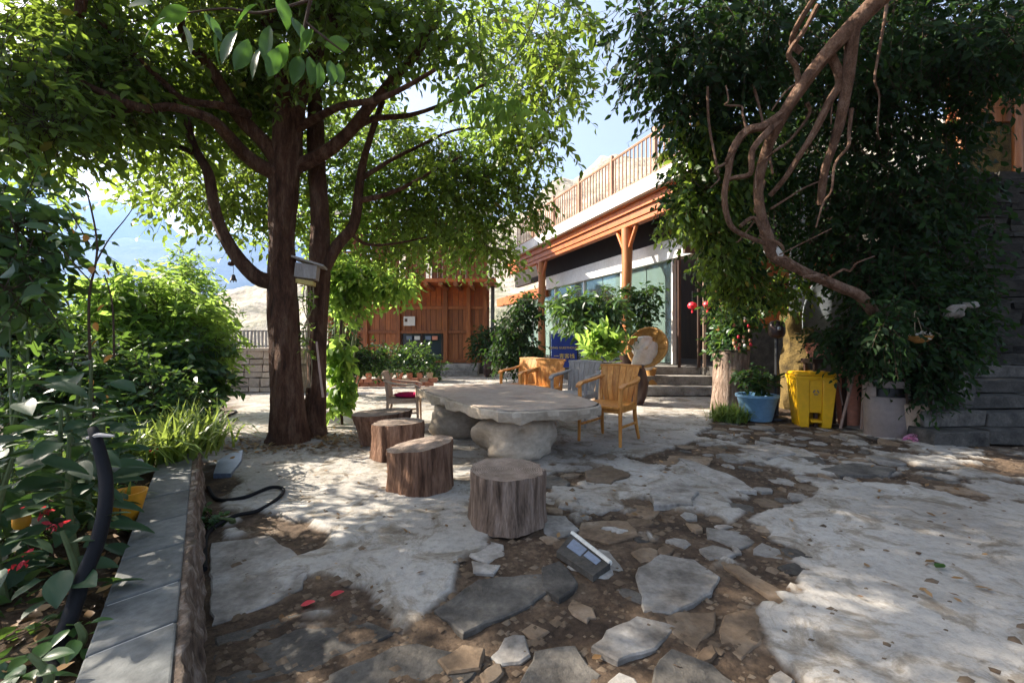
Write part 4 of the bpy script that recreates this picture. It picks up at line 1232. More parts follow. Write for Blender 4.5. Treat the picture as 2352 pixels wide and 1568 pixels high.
shrub('golden_shrub', 'bright lime leafy shrub glowing against the blue mountain', 'shrub', (-4.3, 5.2, .2), [PB(*a) for a in [(290, 670, 5.3, .3, .5, .25), (360, 690, 5.5, .5, .5, .33), (240, 730, 5.3, .35, .4, .3), (400, 740, 5.4, .5, .4, .4), (330, 780, 5.2, .5, .4, .35), (440, 790, 5.2, .32, .35, .35), (230, 810, 5.0, .35, .35, .3)]], 850, .13, .36, M['leaf_lime'], 41, ratio=.3, droop=.35)
shrub('tall_lime_shrub', 'pale yellow green feathery shrub peaking right of the lime shrub', 'shrub', (-5.3, 7.2, .1), [PB(*a) for a in [(430, 625, 7.4, .2, .25, .35), (435, 690, 7.3, .42, .4, .4), (470, 740, 7.1, .35, .35, .4), (460, 810, 7.0, .4, .35, .4), (400, 720, 7.3, .35, .4, .4)]], 600, .11, .34, M['leaf_lime'], 42, ratio=.28, droop=.2)
shrub('dark_hedge_shrub', 'deep green shrub at the right end of the lime shrubs', 'shrub', (-3.5, 5.0, .1), [PB(*a) for a in [(450, 830, 5.0, .22, .25, .32), (430, 900, 4.8, .25, .25, .2), (470, 880, 5.0, .13, .2, .2), (380, 850, 4.9, .35, .3, .25)]], 500, .09, .25, M['leaf_bed'], 43)
shrub('bed_shrub', 'mixed green shrub filling the middle of the raised bed', 'shrub', (-3.2, 3.7, .25), [PB(*a) for a in [(300, 880, 4.0, .35, .3, .2), (220, 860, 4.0, .4, .3, .25), (350, 930, 3.9, .3, .3, .15), (120, 900, 3.8, .4, .3, .25), (60, 800, 4.2, .4, .3, .3)]], 900, .085, .24, M['leaf_bed'], 44, ratio=.35)
shrub('black_hedge', 'very dark rounded hedge at the far left edge', 'hedge', (-4.6, 4.0, .2), [PB(*a) for a in [(20, 760, 4.2, .4, .4, .3), (90, 830, 4.1, .35, .3, .25), (-60, 720, 4.4, .5, .4, .4), (30, 880, 4.0, .4, .3, .3)]], 900, .06, .2, M['leaf_dark'], 45)
shrub('left_bush', 'tall glossy leaved bush rising at the left edge', 'bush', (-2.9, 2.5, .25), [PB(*a) for a in [(40, 520, 2.9, .28, .25, .12), (20, 590, 2.8, .25, .25, .12), (30, 460, 3.0, .25, .25, .1), (40, 660, 2.7, .2, .2, .1), (-60, 560, 2.9, .3, .3, .3), (-40, 650, 2.8, .25, .3, .2)]], 190, .11, .26, M['leaf_bed'], 46, ratio=.42, per=7, sr=.4)
shrub('left_bush', 'yellow tinged bush behind the sapling at the left edge', 'bush', (-4.1, 3.8, .25), [PB(*a) for a in [(80, 470, 4.0, .2, .25, .14), (50, 440, 4.2, .3, .3, .2), (10, 500, 4.1, .3, .3, .2)]], 28, .09, .25, M['leaf_lime'], 47)
# near broad leaf plants in the bed: each leaf its own piece
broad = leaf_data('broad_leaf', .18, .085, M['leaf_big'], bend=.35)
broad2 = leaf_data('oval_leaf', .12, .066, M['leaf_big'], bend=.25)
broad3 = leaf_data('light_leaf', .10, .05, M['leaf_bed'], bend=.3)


def leafy_plant(label, base, top, n, me_, spread, seed, sc=(.7, 1.2), group='broad leaved plants in the raised bed'):
    r = random.Random(seed)
    t_ = thing('broad_leaf_plant', label, 'plant', base, group=group)
    b0 = Vector(base); tp = Vector(top)
    B().tube([b0, b0.lerp(tp, .5) + Vector((r.uniform(-.05, .05), 0, 0)), tp], [.014, .011, .006], 7, sub=4).build('stem', M['stem'], t_)
    n = int(n * 1.7)
    for i in range(n):
        t = .15 + .85 * (i + .5) / n
        p = b0.lerp(tp, t)
        a = i * 2.4 + r.uniform(-.4, .4)
        el = r.uniform(-.35, .5)
        d_ = Vector((math.cos(a) * math.cos(el), math.sin(a) * math.cos(el), math.sin(el)))
        q = p + d_ * r.uniform(.02, spread)
        place_leaf_mesh('leaf', me_, t_, q, d_, r.uniform(-.5, .5), r.uniform(*sc))
    return t_


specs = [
    ('dark broad leaved plant left of the black pipe at its middle', (-1.75, 1.75, .25), (-1.78, 1.75, .78), 15, broad, .12),
    ('dark broad leaved plant at the left edge below the hedge', (-2.1, 1.8, .25), (-2.15, 1.8, .85), 16, broad, .15),
    ('glossy oval leaved plant low in front of the hedge', (-2.2, 2.15, .25), (-2.2, 2.15, .8), 18, broad2, .14),
    ('long leaved plant arching from the left frame edge', (-2.5, 2.1, .25), (-2.35, 2.1, .98), 14, broad, .18),
    ('light green leafy plant just behind the top of the black pipe', (-2.25, 2.35, .25), (-2.2, 2.35, .7), 20, broad3, .12),
    ('light green leafy plant beside the coping near the grass', (-2.68, 2.85, .25), (-2.68, 2.85, .62), 20, broad3, .12),
    ('oval leaved plant behind the yellow pot', (-2.42, 2.6, .25), (-2.44, 2.6, .75), 16, broad2, .12),
    ('light leaved plant under the sapling', (-2.85, 2.9, .25), (-2.85, 2.9, .85), 20, broad3, .15),
    ('dark drooping plant low beside the yellow fruit', (-1.45, 1.45, .25), (-1.5, 1.45, .52), 10, broad2, .08),
    ('small green seedling in the soil at the lower left', (-1.27, 1.27, .25), (-1.27, 1.27, .33), 7, broad3, .03),
    ('small green seedling at the foot of the black pipe', (-1.2, 1.1, .25), (-1.22, 1.1, .36), 7, broad3, .03),
]
for i, (lb, bs_, tp_, n_, me_, sp_) in enumerate(specs):
    leafy_plant(lb, bs_, tp_, n_, me_, sp_, 60 + i, sc=(.5, .8) if 'seedling' in lb else (.7, 1.2))
fg = leafy_plant('dark green leaves poking up against the wall at the bottom edge', (-.66, .95, -.03), (-.64, .97, .12), 7, broad2, .04, 90, group=None)

for i, (x_, y_, h_) in enumerate(((-2.0, 1.55, .7), (-2.3, 2.35, .8), (-1.92, 2.0, .55), (-2.05, 1.95, .6), (-2.6, 2.6, .7), (-1.75, 1.5, .5), (-2.7, 2.75, .55))):
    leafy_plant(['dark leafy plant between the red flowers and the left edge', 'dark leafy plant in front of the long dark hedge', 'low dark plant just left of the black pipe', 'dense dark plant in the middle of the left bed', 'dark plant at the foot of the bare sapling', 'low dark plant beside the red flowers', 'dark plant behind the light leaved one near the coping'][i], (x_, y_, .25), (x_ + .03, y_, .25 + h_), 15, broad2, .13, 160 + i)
shrub('low_foliage', 'low green foliage covering the soil of the raised bed', 'plants', (-2.2, 2.3, .25), [(-2.7, 2.4, .33, .4, .5, .08), (-2.05, 1.9, .31, .25, .4, .05), (-3.1, 2.9, .36, .35, .5, .1), (-2.0, 1.5, .31, .3, .3, .06), (-3.3, 3.3, .36, .3, .4, .1), (-1.5, 1.2, .28, .12, .15, .02)], 420, .06, .15, M['leaf_bed'], 180, stems=0)

# sapling with orange leaves
sp = thing('sapling', 'thin bare sapling with a few orange leaves at the left', 'sapling', (-2.65, 2.75, .25))
for pts, a, c in (([P(215, 970, 2.8), P(205, 800, 2.8), P(205, 680, 2.8), P(222, 600, 2.8), P(222, 540, 2.8), P(205, 460, 2.8), P(190, 420, 2.8)], .009, .004),
                  ([P(222, 600, 2.8), P(250, 550, 2.8), P(290, 500, 2.8), P(310, 470, 2.8)], .005, .002),
                  ([P(212, 650, 2.8), P(165, 600, 2.8), P(140, 560, 2.8)], .005, .002),
                  ([P(262, 820, 2.8), P(258, 700, 2.8), P(240, 630, 2.8)], .007, .003),
                  ([P(205, 560, 2.8), P(170, 500, 2.8), P(150, 470, 2.8)], .004, .002)):
    limb(sp, pts, a, c, M['twig'], 6, rough=0)
ol = leaf_data('orange_leaf', .055, .035, M['leaf_orange'], bend=.2)
for x, y in ((240, 615), (212, 612), (200, 540), (160, 520), (240, 700), (225, 780), (260, 815), (205, 870), (235, 905), (218, 740)):
    p = P(x, y, 2.8)
    place_leaf_mesh('leaf', ol, sp, p, (R.uniform(-1, 1), R.uniform(-1, 0), -1), R.uniform(-1, 1), R.uniform(.7, 1.3))

# grass clumps (long strap leaves)
def grass_clump(name, label, c, n, L, spread, m_, seed, cat='grass', kind=None, up=.8, parent=None):
    r = np.random.RandomState(seed)
    K = 5
    a = r.rand(n) * 6.283; out_ = r.uniform(.2, 1, n)
    root = np.stack([c[0] + r.normal(size=n) * spread, c[1] + r.normal(size=n) * spread, np.full(n, c[2])], -1)
    ln = L * r.uniform(.6, 1.15, n); hd = np.stack([np.cos(a), np.sin(a), a * 0], -1)
    sidev = np.stack([-np.sin(a), np.cos(a), a * 0], -1)
    V = np.empty((n, K * 2, 3))
    for k_ in range(K):
        t = k_ / (K - 1)
        p = root + hd * (ln * out_ * .75 * t ** 1.3)[:, None]
        p[:, 2] += ln * (t * up - (out_ * 1.0) * t ** 2.4 * .7)
        w = .011 * (1 - t ** 2) + .001
        V[:, 2 * k_] = p - sidev * w; V[:, 2 * k_ + 1] = p + sidev * w
    f = np.array([[2 * k_, 2 * k_ + 1, 2 * k_ + 3, 2 * k_ + 2] for k_ in range(K - 1)])[None] + (np.arange(n) * K * 2)[:, None, None]
    o = np_mesh(name, V.reshape(-1, 3), f.reshape(-1, 4), m_, parent, sm=True)
    if parent is None:
        tag(o, label, cat if not kind else None, kind=kind)
    return o


for i, (s_, o_, lab) in enumerate(((4.0, .2, 'tall strap leaved grass tuft over the far end of the coping'), (4.5, .15, 'strap leaved grass tuft behind the far end of the coping'), (3.9, .5, 'strap grass tuft in the bed left of the coping end'), (4.35, .02, 'strap grass tuft spilling over the outer face of the planter wall'), (4.9, .3, 'strap leaved grass tuft farthest along the bed'))):
    q = WP(s_, o_, .27)
    grass_clump('grass_tuft', lab, q, 150, .62, .09, M['grass'], 70 + i)
q = WP(2.95, .42, .27)
grass_clump('grass_tuft', 'short grass tuft beside the red bottle', q, 90, .3, .05, M['grass'], 79)

# climbing vine column next to trunks
vc = thing('climbing_vine', 'sunlit lime creeper climbing a thin stake beside the trunks', 'vine', (-2.35, 6.05, 0))
B().tube([(-2.36, 6.05, 0), (-2.4, 6.05, .7), (-2.37, 6.05, 1.45)], .02, 7, sub=3).build('stake', M['twig'], vc)
foliage('leaves', [PB(785, 800, 6.0, .13, .13, .12), PB(780, 840, 6.0, .12, .12, .13), PB(782, 885, 6.0, .13, .13, .14), PB(788, 925, 6.0, .17, .15, .1)], 110, 6, .12, .12, M['leaf_lime'], vc, twigs=False, seed=51, ratio=.6, droop=.5)
shrub('sunlit_shrub', 'pale sunlit shrub behind the trunks against the timber house', 'shrub', (-3.2, 8.3, 0), [PB(*a) for a in [(790, 650, 8.3, .3, .3, .28), (840, 635, 8.5, .4, .4, .22), (790, 690, 8.2, .2, .3, .15), (900, 650, 8.6, .3, .4, .15), (780, 610, 8.3, .3, .3, .2)]], 330, .16, .35, M['leaf_lime'], 52, ratio=.4, droop=.4)
shrub('dim_shrub', 'dim green shrub below the pale sunlit shrub', 'shrub', (-3.3, 9.2, 0), [PB(*a) for a in [(780, 760, 9.2, .25, .3, .3), (800, 810, 9.2, .35, .4, .22), (860, 820, 9.6, .4, .4, .14)]], 260, .1, .3, M['leaf_dark'], 53)
# thing tied between trunks
bx = thing('bird_house', 'small weathered grey bird house tied between the two trunks', 'bird house', P(700, 620, 5.25))
c = P(706, 625, 5.22)
B().box((c[0], c[1], c[2]), (.24, .22, .17), rz=.25, ry=.1).build('box', M['chair_grey'], bx, sm=False, bevel=.006)
B().box((c[0] + .03, c[1], c[2] + .11), (.36, .3, .025), rz=.25, ry=.28).build('roof', M['chair_grey'], bx, sm=False, bevel=.004)
B().box((c[0] - .01, c[1] - .02, c[2] - .13), (.2, .14, .05), rz=.2, ry=.15).build('tray', M['sign_gold'], bx, sm=False, bevel=.004)
vr = thing('hanging_vine', 'dry vine strands hanging between the two trunks', 'vine', P(705, 640, 5.25))
for i in range(4):
    B().tube([P(702 + i * 5, 640, 5.2), P(696 + i * 8, 700, 5.2), P(712 - i * 5, 760, 5.2), P(698 + i * 6, 830, 5.2), P(703 + i * 3, 890, 5.2)], .006, 5, sub=4).build('strand', M['rope'], vr)
foliage('leaves', [PB(702, 690, 5.2, .05, .05, .2), PB(704, 780, 5.2, .05, .05, .3)], 40, 5, .05, .07, M['leaf_lime'], vr, twigs=False, seed=55)
tag(B().tube([P(727, 785, 5.2), P(733, 840, 5.1), P(742, 912, 5.02)], [.013, .014, .015], 7, sub=2).build('wooden_stick', M['stick']), 'pale stick leaning against the slimmer trunk', 'stick')
bl = thing('wind_chime', 'small wind chime hanging from the low curved branch', 'wind chime', P(536, 612, 4.93))
B().tube([P(536, 606, 4.93), P(536, 628, 4.93)], .003, 5).build('cord', M['black'], bl)
c = P(536, 640, 4.93)
B().lathe([(.005, .05), (.018, .04), (.024, .01), (.038, -.02)], c, 12).build('bell', M['darkpot'], bl)
for dx in (-.03, 0, .03):
    B().tube([(c[0] + dx, c[1], c[2] - .015), (c[0] + dx, c[1], c[2] - .04)], .005, 6).build('tube', M['darkpot'], bl)

# magnolia-like near branch with large leaves at top of frame: each leaf a piece
mg = thing('overhanging_branch', 'near branch with large oval leaves hanging in from the top', 'branch', P(700, -60, 2.3))
limb(mg, [P(760, -120, 2.3), P(720, -20, 2.3), P(700, 60, 2.3), P(690, 120, 2.3)], .014, .006, M['twig'], 7)
limb(mg, [P(700, 50, 2.3), P(750, 90, 2.3), P(790, 120, 2.3)], .007, .004, M['twig'], 6)
limb(mg, [P(715, 0, 2.3), P(600, 30, 2.3), P(520, 20, 2.3), P(430, 30, 2.3)], .009, .004, M['twig'], 6)
ml = leaf_data('magnolia_leaf', .155, .072, M['leaf_mag'], bend=.15)
for x, y, dx, dy, s_ in [(690, 150, -.1, -1, 1.1), (712, 150, .15, -1, 1.0), (735, 165, .1, -1, .95), (760, 160, .2, -1, .9), (778, 165, .05, -1, .75), (660, 120, -.6, -.9, 1.1), (640, 130, -.3, -1, 1.1), (600, 130, -.5, -1, 1.1),
                         (570, 110, -.4, -1, 1.2), (545, 90, -.5, -.9, 1.2), (620, 80, -.2, -1, 1.2), (745, 125, 1, -.1, 1.1), (670, 60, .5, -.8, 1.0), (720, 90, -.4, -.8, 1.0), (430, 40, -1, -.3, 1.1), (380, 60, -.7, -.6, 1.2), (350, 30, -1, .1, 1.0),
                         (420, 80, .3, -.8, 1.0), (470, 50, .5, -.7, 1.0), (500, 90, -.2, -1, 1.1), (590, 30, -.6, -.6, 1.1), (640, 10, .3, -.9, 1.1)]:
    place_leaf_mesh('leaf', ml, mg, P(x, y - 20, 2.3 + R.uniform(-.1, .1)), (dx, R.uniform(-.35, .2), dy), R.uniform(-1.2, 1.2), s_)
# lighter vine over right edge of crown
mv = thing('creeper', 'light green creeper trailing across the right side of the big crown', 'creeper', P(1150, 150, 4.6))
limb(mv, [P(1245, -60, 4.3), P(1235, 20, 4.4), P(1205, 90, 4.5), P(1170, 145, 4.5), P(1120, 170, 4.5), P(1060, 190, 4.5)], .008, .004, M['stem'], 6)
limb(mv, [P(1150, 160, 4.5), P(1200, 200, 4.5), P(1260, 240, 4.6)], .006, .003, M['stem'], 6)
foliage('leaves', [PB(1080, 215, 4.5, .3, .12, .08), PB(1180, 235, 4.5, .3, .15, .1), PB(1250, 255, 4.6, .25, .15, .09), PB(1160, 190, 4.5, .15, .1, .1)], 46, 6, .12, .2, M['leaf_lime'], mv, twigs=False, seed=57, droop=.8, ratio=.4)
tk = thing('hanging_limb', 'stub of a reddish limb entering at the top left', 'branch', P(185, -80, 3.8))
limb(tk, [P(190, -160, 3.8), P(188, -40, 3.8), P(185, 10, 3.8), P(182, 36, 3.8)], .055, .04)

# ================================================================== TABLE
tb = thing('stone_table', 'long uneven stone slab table on boulder feet', 'table', (-.1, 5.1, 0))
top = [(-1.28, 5.95), (-1.0, 6.25), (-.62, 6.45), (-.1, 6.5), (.35, 6.25), (.6, 5.75), (.80, 5.1), (.90, 4.45), (.82, 4.2), (.62, 4.06), (.42, 4.0), (.1, 3.92), (-.12, 3.93), (-.35, 4.2), (-.62, 4.6), (-.82, 4.95), (-1.12, 5.5)]
tp = ragged(top, .09, .022)
k = len(tp)
b_ = B()
cx, cy = -.05, 5.1
rings = [(.435, .90), (.412, .965), (.418, .99), (.465, 1.0), (.505, 1.0), (.518, .985)]
for h, q in rings:
    for i, (x, y) in enumerate(tp):
        wv = .018 * math.sin(i * 1.3) + .01 * math.sin(i * 2.9 + h * 40)
        zz = h + (wv if h < .46 else wv * .12)
        b_.v.append((cx + (x - cx) * (q + .01 * math.sin(i * 2.1 + h * 90)), cy + (y - cy) * (q + .01 * math.sin(i * 2.1 + h * 90)), zz))
for i in range(len(rings) - 1):
    for j in range(k):
        a = i * k + j; c2 = i * k + (j + 1) % k
        b_.f.append((a, c2, c2 + k, a + k))
b_.f.append(tuple(range(k))[::-1])
b_.build('slab_edge', M['stone_table'], tb, sm=True, angle=22)
b_ = B()
inner = [(cx + (x - cx) * .965, cy + (y - cy) * .965) for x, y in tp]
b_.prism(inner, .515, .5235, .003)
b_.build('table_top', M['table_top'], tb, sm=False)


def boulder(parent, name, c, r, m_, seed, n=26, rows=14, nz=.16, squash=1.0, tilt=0):
    r0 = np.random.RandomState(seed)
    b_ = B()
    for i in range(rows + 1):
        ph = -math.pi / 2 + math.pi * i / rows
        for j in range(n):
            a = 2 * math.pi * j / n
            cz, sz = math.cos(ph), math.sin(ph)
            cz = abs(cz) ** .55; sz = math.copysign(abs(sz) ** .7, sz)
            q = 1 + nz * float(fbm(np.array(math.cos(a) * 1.3 + seed * 3.1), np.array(math.sin(a) * 1.3 + sz * 1.1 + seed), 4)) * 2
            b_.v.append((c[0] + r[0] * q * cz * math.cos(a), c[1] + r[1] * q * cz * math.sin(a), c[2] + r[2] * sz * (1 + .3 * (q - 1))))
    for i in range(rows):
        for j in range(n):
            a = i * n + j; c2 = i * n + (j + 1) % n
            b_.f.append((a, c2, c2 + n, a + n))
    return b_.build(name, m_, parent, sm=True, angle=60)


boulder(tb, 'foot', (.05, 4.42, .19), (.36, .3, .23), M['stone_table'], 3, nz=.28, n=40, rows=24)
boulder(tb, 'foot', (-.68, 5.45, .19), (.34, .3, .24), M['stone_table'], 8, nz=.1)
boulder(tb, 'foot', (.3, 5.7, .19), (.3, .3, .22), M['stone_table'], 5)

# ================================================================== STUMPS


def stump(label, x, y, r, h, seed, rb=1.0, tilt=(0, 0), ell=1.0, rot=0):
    t_ = thing('log_stool', label, 'stool', (x, y, -.005), group='log stools round the stone table')
    n = 72
    b_ = B()
    rws = 10
    ph = seed * 1.7
    def rr_(a, t):
        q = r * (rb + (1 - rb) * t) * (1 + .05 * math.sin(2 * a + ph) + .035 * math.sin(3 * a + ph * 2) + .02 * math.sin(5 * a + ph))
        q *= 1 + .10 * (float(vnoise(np.array(a * 5.5 + seed * 7), np.array(t * 1.1 + seed))) - .5) + .10 * (abs(float(vnoise(np.array(a * 11 + seed), np.array(t * .9 + 3))) - .5) - .25)
        return q * (1 + .05 * (1 - t) ** 3)
    for i in range(rws + 1):
        t = i / rws
        for j in range(n):
            a = 2 * math.pi * j / n
            q = rr_(a, t)
            if i == rws: q *= .985
            X_, Y_ = q * math.cos(a) * ell, q * math.sin(a)
            X_, Y_ = X_ * math.cos(rot) - Y_ * math.sin(rot), X_ * math.sin(rot) + Y_ * math.cos(rot)
            zz = h * t + (X_ * tilt[0] + Y_ * tilt[1]) * t
            if i == rws: zz += .006
            b_.v.append((X_, Y_, zz))
    for i in range(rws):
        for j in range(n):
            a = i * n + j; c2 = i * n + (j + 1) % n
            b_.f.append((a, c2, c2 + n, a + n))
    b_.build('bark_side', M['stump'], t_, local=True, angle=60)
    b_ = B()
    K = 8
    for i in range(K + 1):
        for j in range(n):
            a = 2 * math.pi * j / n
            q = rr_(a, 1.0) * .985 * (1 - i / K) + .0005
            X_, Y_ = q * math.cos(a) * ell, q * math.sin(a)
            X_, Y_ = X_ * math.cos(rot) - Y_ * math.sin(rot), X_ * math.sin(rot) + Y_ * math.cos(rot)
            b_.v.append((X_, Y_, h + .006 + X_ * tilt[0] + Y_ * tilt[1] + .006 * float(fbm(np.array(X_ * 14 + seed), np.array(Y_ * 14), 3)) * (i > 0) - (.004 if i % 2 else 0)))
    for i in range(K):
        for j in range(n):
            a = i * n + j; c2 = i * n + (j + 1) % n
            b_.f.append((a, c2, c2 + n, a + n))
    b_.build('cut_top', M['cut'], t_, local=True, angle=60)
    return t_


stump('broad log stool nearest the camera, alone in front of the table', -.035, 2.83, .243, .325, 2, tilt=(0, .02))
stump('reddish log stool with a tilted top, third from the tree', -.73, 3.48, .255, .33, 5, tilt=(.16, .02), rb=.93)
stump('red brown log stool in the middle of the row, second from the tree', -1.15, 4.4, .24, .34, 8, tilt=(.03, 0))
stump('wide log stool tapering to its foot, closest to the tree', -1.5, 5.0, .30, .34, 11, rb=.68, tilt=(.05, 0), ell=1.1)

M['stump_red'] = mat('stump_red', (0.07, 0.035, 0.022), (0.28, 0.155, 0.10), 18, (1, 1, 0.12), 0.9, 1.0, 0.03, 0.15, c3=(0.46, 0.29, 0.20), fine=0.5, var=0.1, dist=0.4)
for o_ in [o_ for o_ in bpy.data.objects if o_.name in ('bark_side.001', 'bark_side.002', 'bark_side.003')]:
    o_.data.materials[0] = M['stump_red']

# ================================================================== CHAIRS


def chair(label, x, y, facing, m_, sc=1.0, group='wooden armchairs round the stone table', seatm=None, z=0.0):
    th = math.atan2(facing[0], -facing[1])
    t_ = thing('armchair', label, 'chair', (x, y, z), th, group)
    t_.scale = (sc,) * 3
    def bld(b_, nm, mm=None, **k_):
        return b_.build(nm, mm or m_, t_, local=True, **k_)
    for s_ in (-1, 1):
        bld(B().tube([(s_ * .255, -.25, 0), (s_ * .25, -.235, .40), (s_ * .255, -.23, .60), (s_ * .26, -.22, .645)], [.017, .024, .024, .022], 8, sub=3), 'leg')
        bld(B().tube([(s_ * .235, .31, 0), (s_ * .215, .25, .25), (s_ * .215, .24, .44), (s_ * .23, .27, .70)], [.017, .024, .024, .02], 8, sub=3), 'leg')
        b_ = B()
        path = [(s_ * .262, -.27, .63), (s_ * .272, -.18, .665), (s_ * .285, 0, .675), (s_ * .275, .14, .69), (s_ * .245, .25, .715), (s_ * .2, .29, .73)]
        pts = [Vector(p) for p in path]
        nn_ = 14
        fine = []
        for i in range(nn_ + 1):
            t = i / nn_ * (len(pts) - 1); a = int(min(t, len(pts) - 2)); fine.append(pts[a].lerp(pts[a + 1], t - a))
        for i, p in enumerate(fine):
            d_ = (fine[min(i + 1, nn_)] - fine[max(i - 1, 0)]).normalized()
            sd_ = Vector((d_.y, -d_.x, 0)).normalized() * (.034 if i > 0 else .024)
            for u_, v_ in ((-1, -1), (1, -1), (1, 1), (-1, 1)):
                b_.v.append(tuple(p + sd_ * u_ + Vector((0, 0, .014 * v_))))
        for i in range(nn_):
            for j in range(4):
                a = i * 4 + j; c2 = i * 4 + (j + 1) % 4
                b_.f.append((a, c2, c2 + 4, a + 4))
        b_.f += [(3, 2, 1, 0), tuple(nn_ * 4 + j for j in range(4))]
        bld(b_, 'armrest', bevel=.005)
        bld(B().box((s_ * .232, 0, .385), (.022, .46, .05)), 'side_rail', sm=False)
        bld(B().box((s_ * .232, .02, .2), (.018, .48, .025)), 'stretcher', sm=False)
    bld(B().box((0, -.232, .385), (.46, .022, .05)), 'front_rail', sm=False)
    b_ = B().prism([(-.26, -.27), (.26, -.27), (.255, .0), (.22, .25), (-.22, .25), (-.255, 0)], .41, .437, .006)
    bld(b_, 'seat', seatm, sm=False)
    # backrest: six slats fanning out, wide at the top, plus crest
    N = 6
    for i in range(N):
        b_ = B()
        rows = 6
        for r_ in range(rows + 1):
            t = r_ / rows
            hw = .17 + .085 * t ** .8
            zz = .437 + .43 * t
            for e, kx in ((0, i), (1, i + 1)):
                xx = -hw + 2 * hw * kx / N + (.0025 if e == 0 else -.0025)
                yb = .25 + .085 * t - .22 * (xx ** 2) * 4 * .28 - .03 * math.sin(math.pi * t)
                b_.v.append((xx, yb - .009, zz)); b_.v.append((xx, yb + .009, zz))
        for r_ in range(rows):
            a = r_ * 4
            b_.f += [(a, a + 2, a + 6, a + 4), (a + 1, a + 5, a + 7, a + 3), (a, a + 4, a + 5, a + 1), (a + 2, a + 3, a + 7, a + 6)]
        b_.f += [(0, 1, 3, 2), (rows * 4, rows * 4 + 2, rows * 4 + 3, rows * 4 + 1)]
        bld(b_, 'back_slat')
    b_ = B()
    pth = []
    for i in range(9):
        xx = -.262 + .524 * i / 8
        pth.append((xx, .335 - .22 * xx ** 2 * 4 * .28, .862 - .012 * abs(xx) * 4))
    b_.tube(pth, .019, 8)
    bld(b_, 'top_rail')
    return t_


chair('orange wooden armchair nearest the camera at the right end of the table', 1.13, 5.08, (-.62, -.78), M['chair'], 1.0)
chair('weathered grey armchair between the orange chairs behind the table', .90, 6.15, (-.55, -.83), M['chair_grey'])
chair('orange armchair left of the grey one behind the table', .47, 6.78, (-.5, -.87), M['chair'])
chair('farthest orange armchair, leftmost of the row behind the table', .16, 7.25, (-.6, -.8), M['chair'])
lc_ = chair('low pale armchair at the left end of the table near the tree', -1.52, 6.15, (1, .12), M['chair_pale'], .84)
cu = thing('red_cushion', 'crumpled dark red cushion lying on the low pale armchair', 'cushion', (-1.47, 6.15, .37))
boulder(cu, 'cover', (-1.45, 6.15, .40), (.2, .19, .03), M['cloth_red'], 6, nz=.12)

# ================================================================== SIGN, WICKER CHAIR, VERANDAH PLANTS
sg = thing('easel_sign', 'blue easel sign with yellow lettering leaning beside the first post', 'sign', (1.2, 10.4, 0), 0.0)


def text_obj(body, size, loc, parent, m_, rot):
    cu_ = bpy.data.curves.new('lettering', 'FONT')
    cu_.body = body; cu_.size = size; cu_.extrude = .002; cu_.align_x = 'CENTER'; cu_.align_y = 'CENTER'
    o = bpy.data.objects.new('lettering', cu_)
    COL.objects.link(o)
    dg = bpy.context.evaluated_depsgraph_get()
    me = bpy.data.meshes.new_from_object(o.evaluated_get(dg))
    bpy.data.objects.remove(o)
    me.materials.clear(); me.materials.append(m_)
    o = link_mesh('lettering', me, parent)
    o.location = Vector(loc) - wloc(parent); o.rotation_euler = rot
    return o


sgx, sgy = 1.23, 10.3
tl = -.2
brd = B().box((sgx, sgy, .94), (.60, .03, .80), rx=tl)
brd = brd.build('board', M['sign_blue'], sg, sm=False)
for dx in (-.32, .32):
    B().box((sgx + dx, sgy + .0, .72), (.03, .035, 1.35), rx=tl).build('frame', M['black'], sg, sm=False)
B().box((sgx, sgy + .25, .55), (.03, .03, 1.25), rx=.35).build('strut', M['black'], sg, sm=False)
B().box((sgx, sgy - .0, .5), (.62, .05, .03), rx=tl).build('ledge', M['black'], sg, sm=False)
rt = (rad(90) + tl, 0, 0)
def onb(u, v): return (sgx + u, sgy - .022 * math.cos(tl) - math.sin(tl) * v * -1 * -1, .94 + v * math.cos(tl))
text_obj('QING GUESTHOUSE', .074, (sgx, sgy - .02 + .06 * .2, 1.0), sg, M['sign_gold'], rt)
text_obj('一青客栈', .125, (sgx, sgy - .02 - .14 * .2 - .006, .80), sg, M['sign_gold'], rt)

wc = thing('papasan_chair', 'round wicker bowl chair with white fleece near the glass door', 'chair', (2.85, 9.3, .0))
def bowl(r, depth, n=36, rows=8, thick=.015):
    b_ = B()
    pr = [(r * i / rows, depth * (i / rows) ** 2) for i in range(rows + 1)]
    pr = [(max(a, .001), c2) for a, c2 in pr] + [(a, c2 - thick) for a, c2 in reversed(pr[1:])] + [(.001, -thick)]
    b_.lathe(pr, n=n)
    return b_
mtx = Matrix.Translation((2.99, 9.45, 1.05)) @ Matrix.Rotation(rad(-72), 4, 'Z') @ Matrix.Rotation(rad(68), 4, 'X')
mtx = Matrix.Translation((3.0, 9.45, .98)) @ Vector((-.62, -.72, .3)).to_track_quat('Z', 'Y').to_matrix().to_4x4()
def tr(b_, m_):
    b_.v = [tuple(m_ @ Vector(p)) for p in b_.v]; return b_
tr(bowl(.43, .17), mtx).build('bowl', M['wicker'], wc)
tr(B().tube([(.435 * math.cos(a), .435 * math.sin(a), .175) for a in np.linspace(0, 6.2832, 37)], .022, 8, caps=False), mtx).build('rim', M['wicker'], wc)
for i in range(6):
    a = i * math.pi / 6
    tr(B().tube([(q * math.cos(a), q * math.sin(a), .17 * (q / .43) ** 2 + .012) for q in np.linspace(-.42, .42, 11)], .008, 5), mtx).build('rib', M['wicker'], wc)
B().lathe([(.17, 0), (.17, .02), (.10, .2), (.14, .36)], (3.05, 9.6, .2), 20).build('base', M['wicker'], wc)
fl = thing('fleece', 'crumpled white fleece draped in the round wicker chair', 'fleece', (2.9, 9.3, .8))
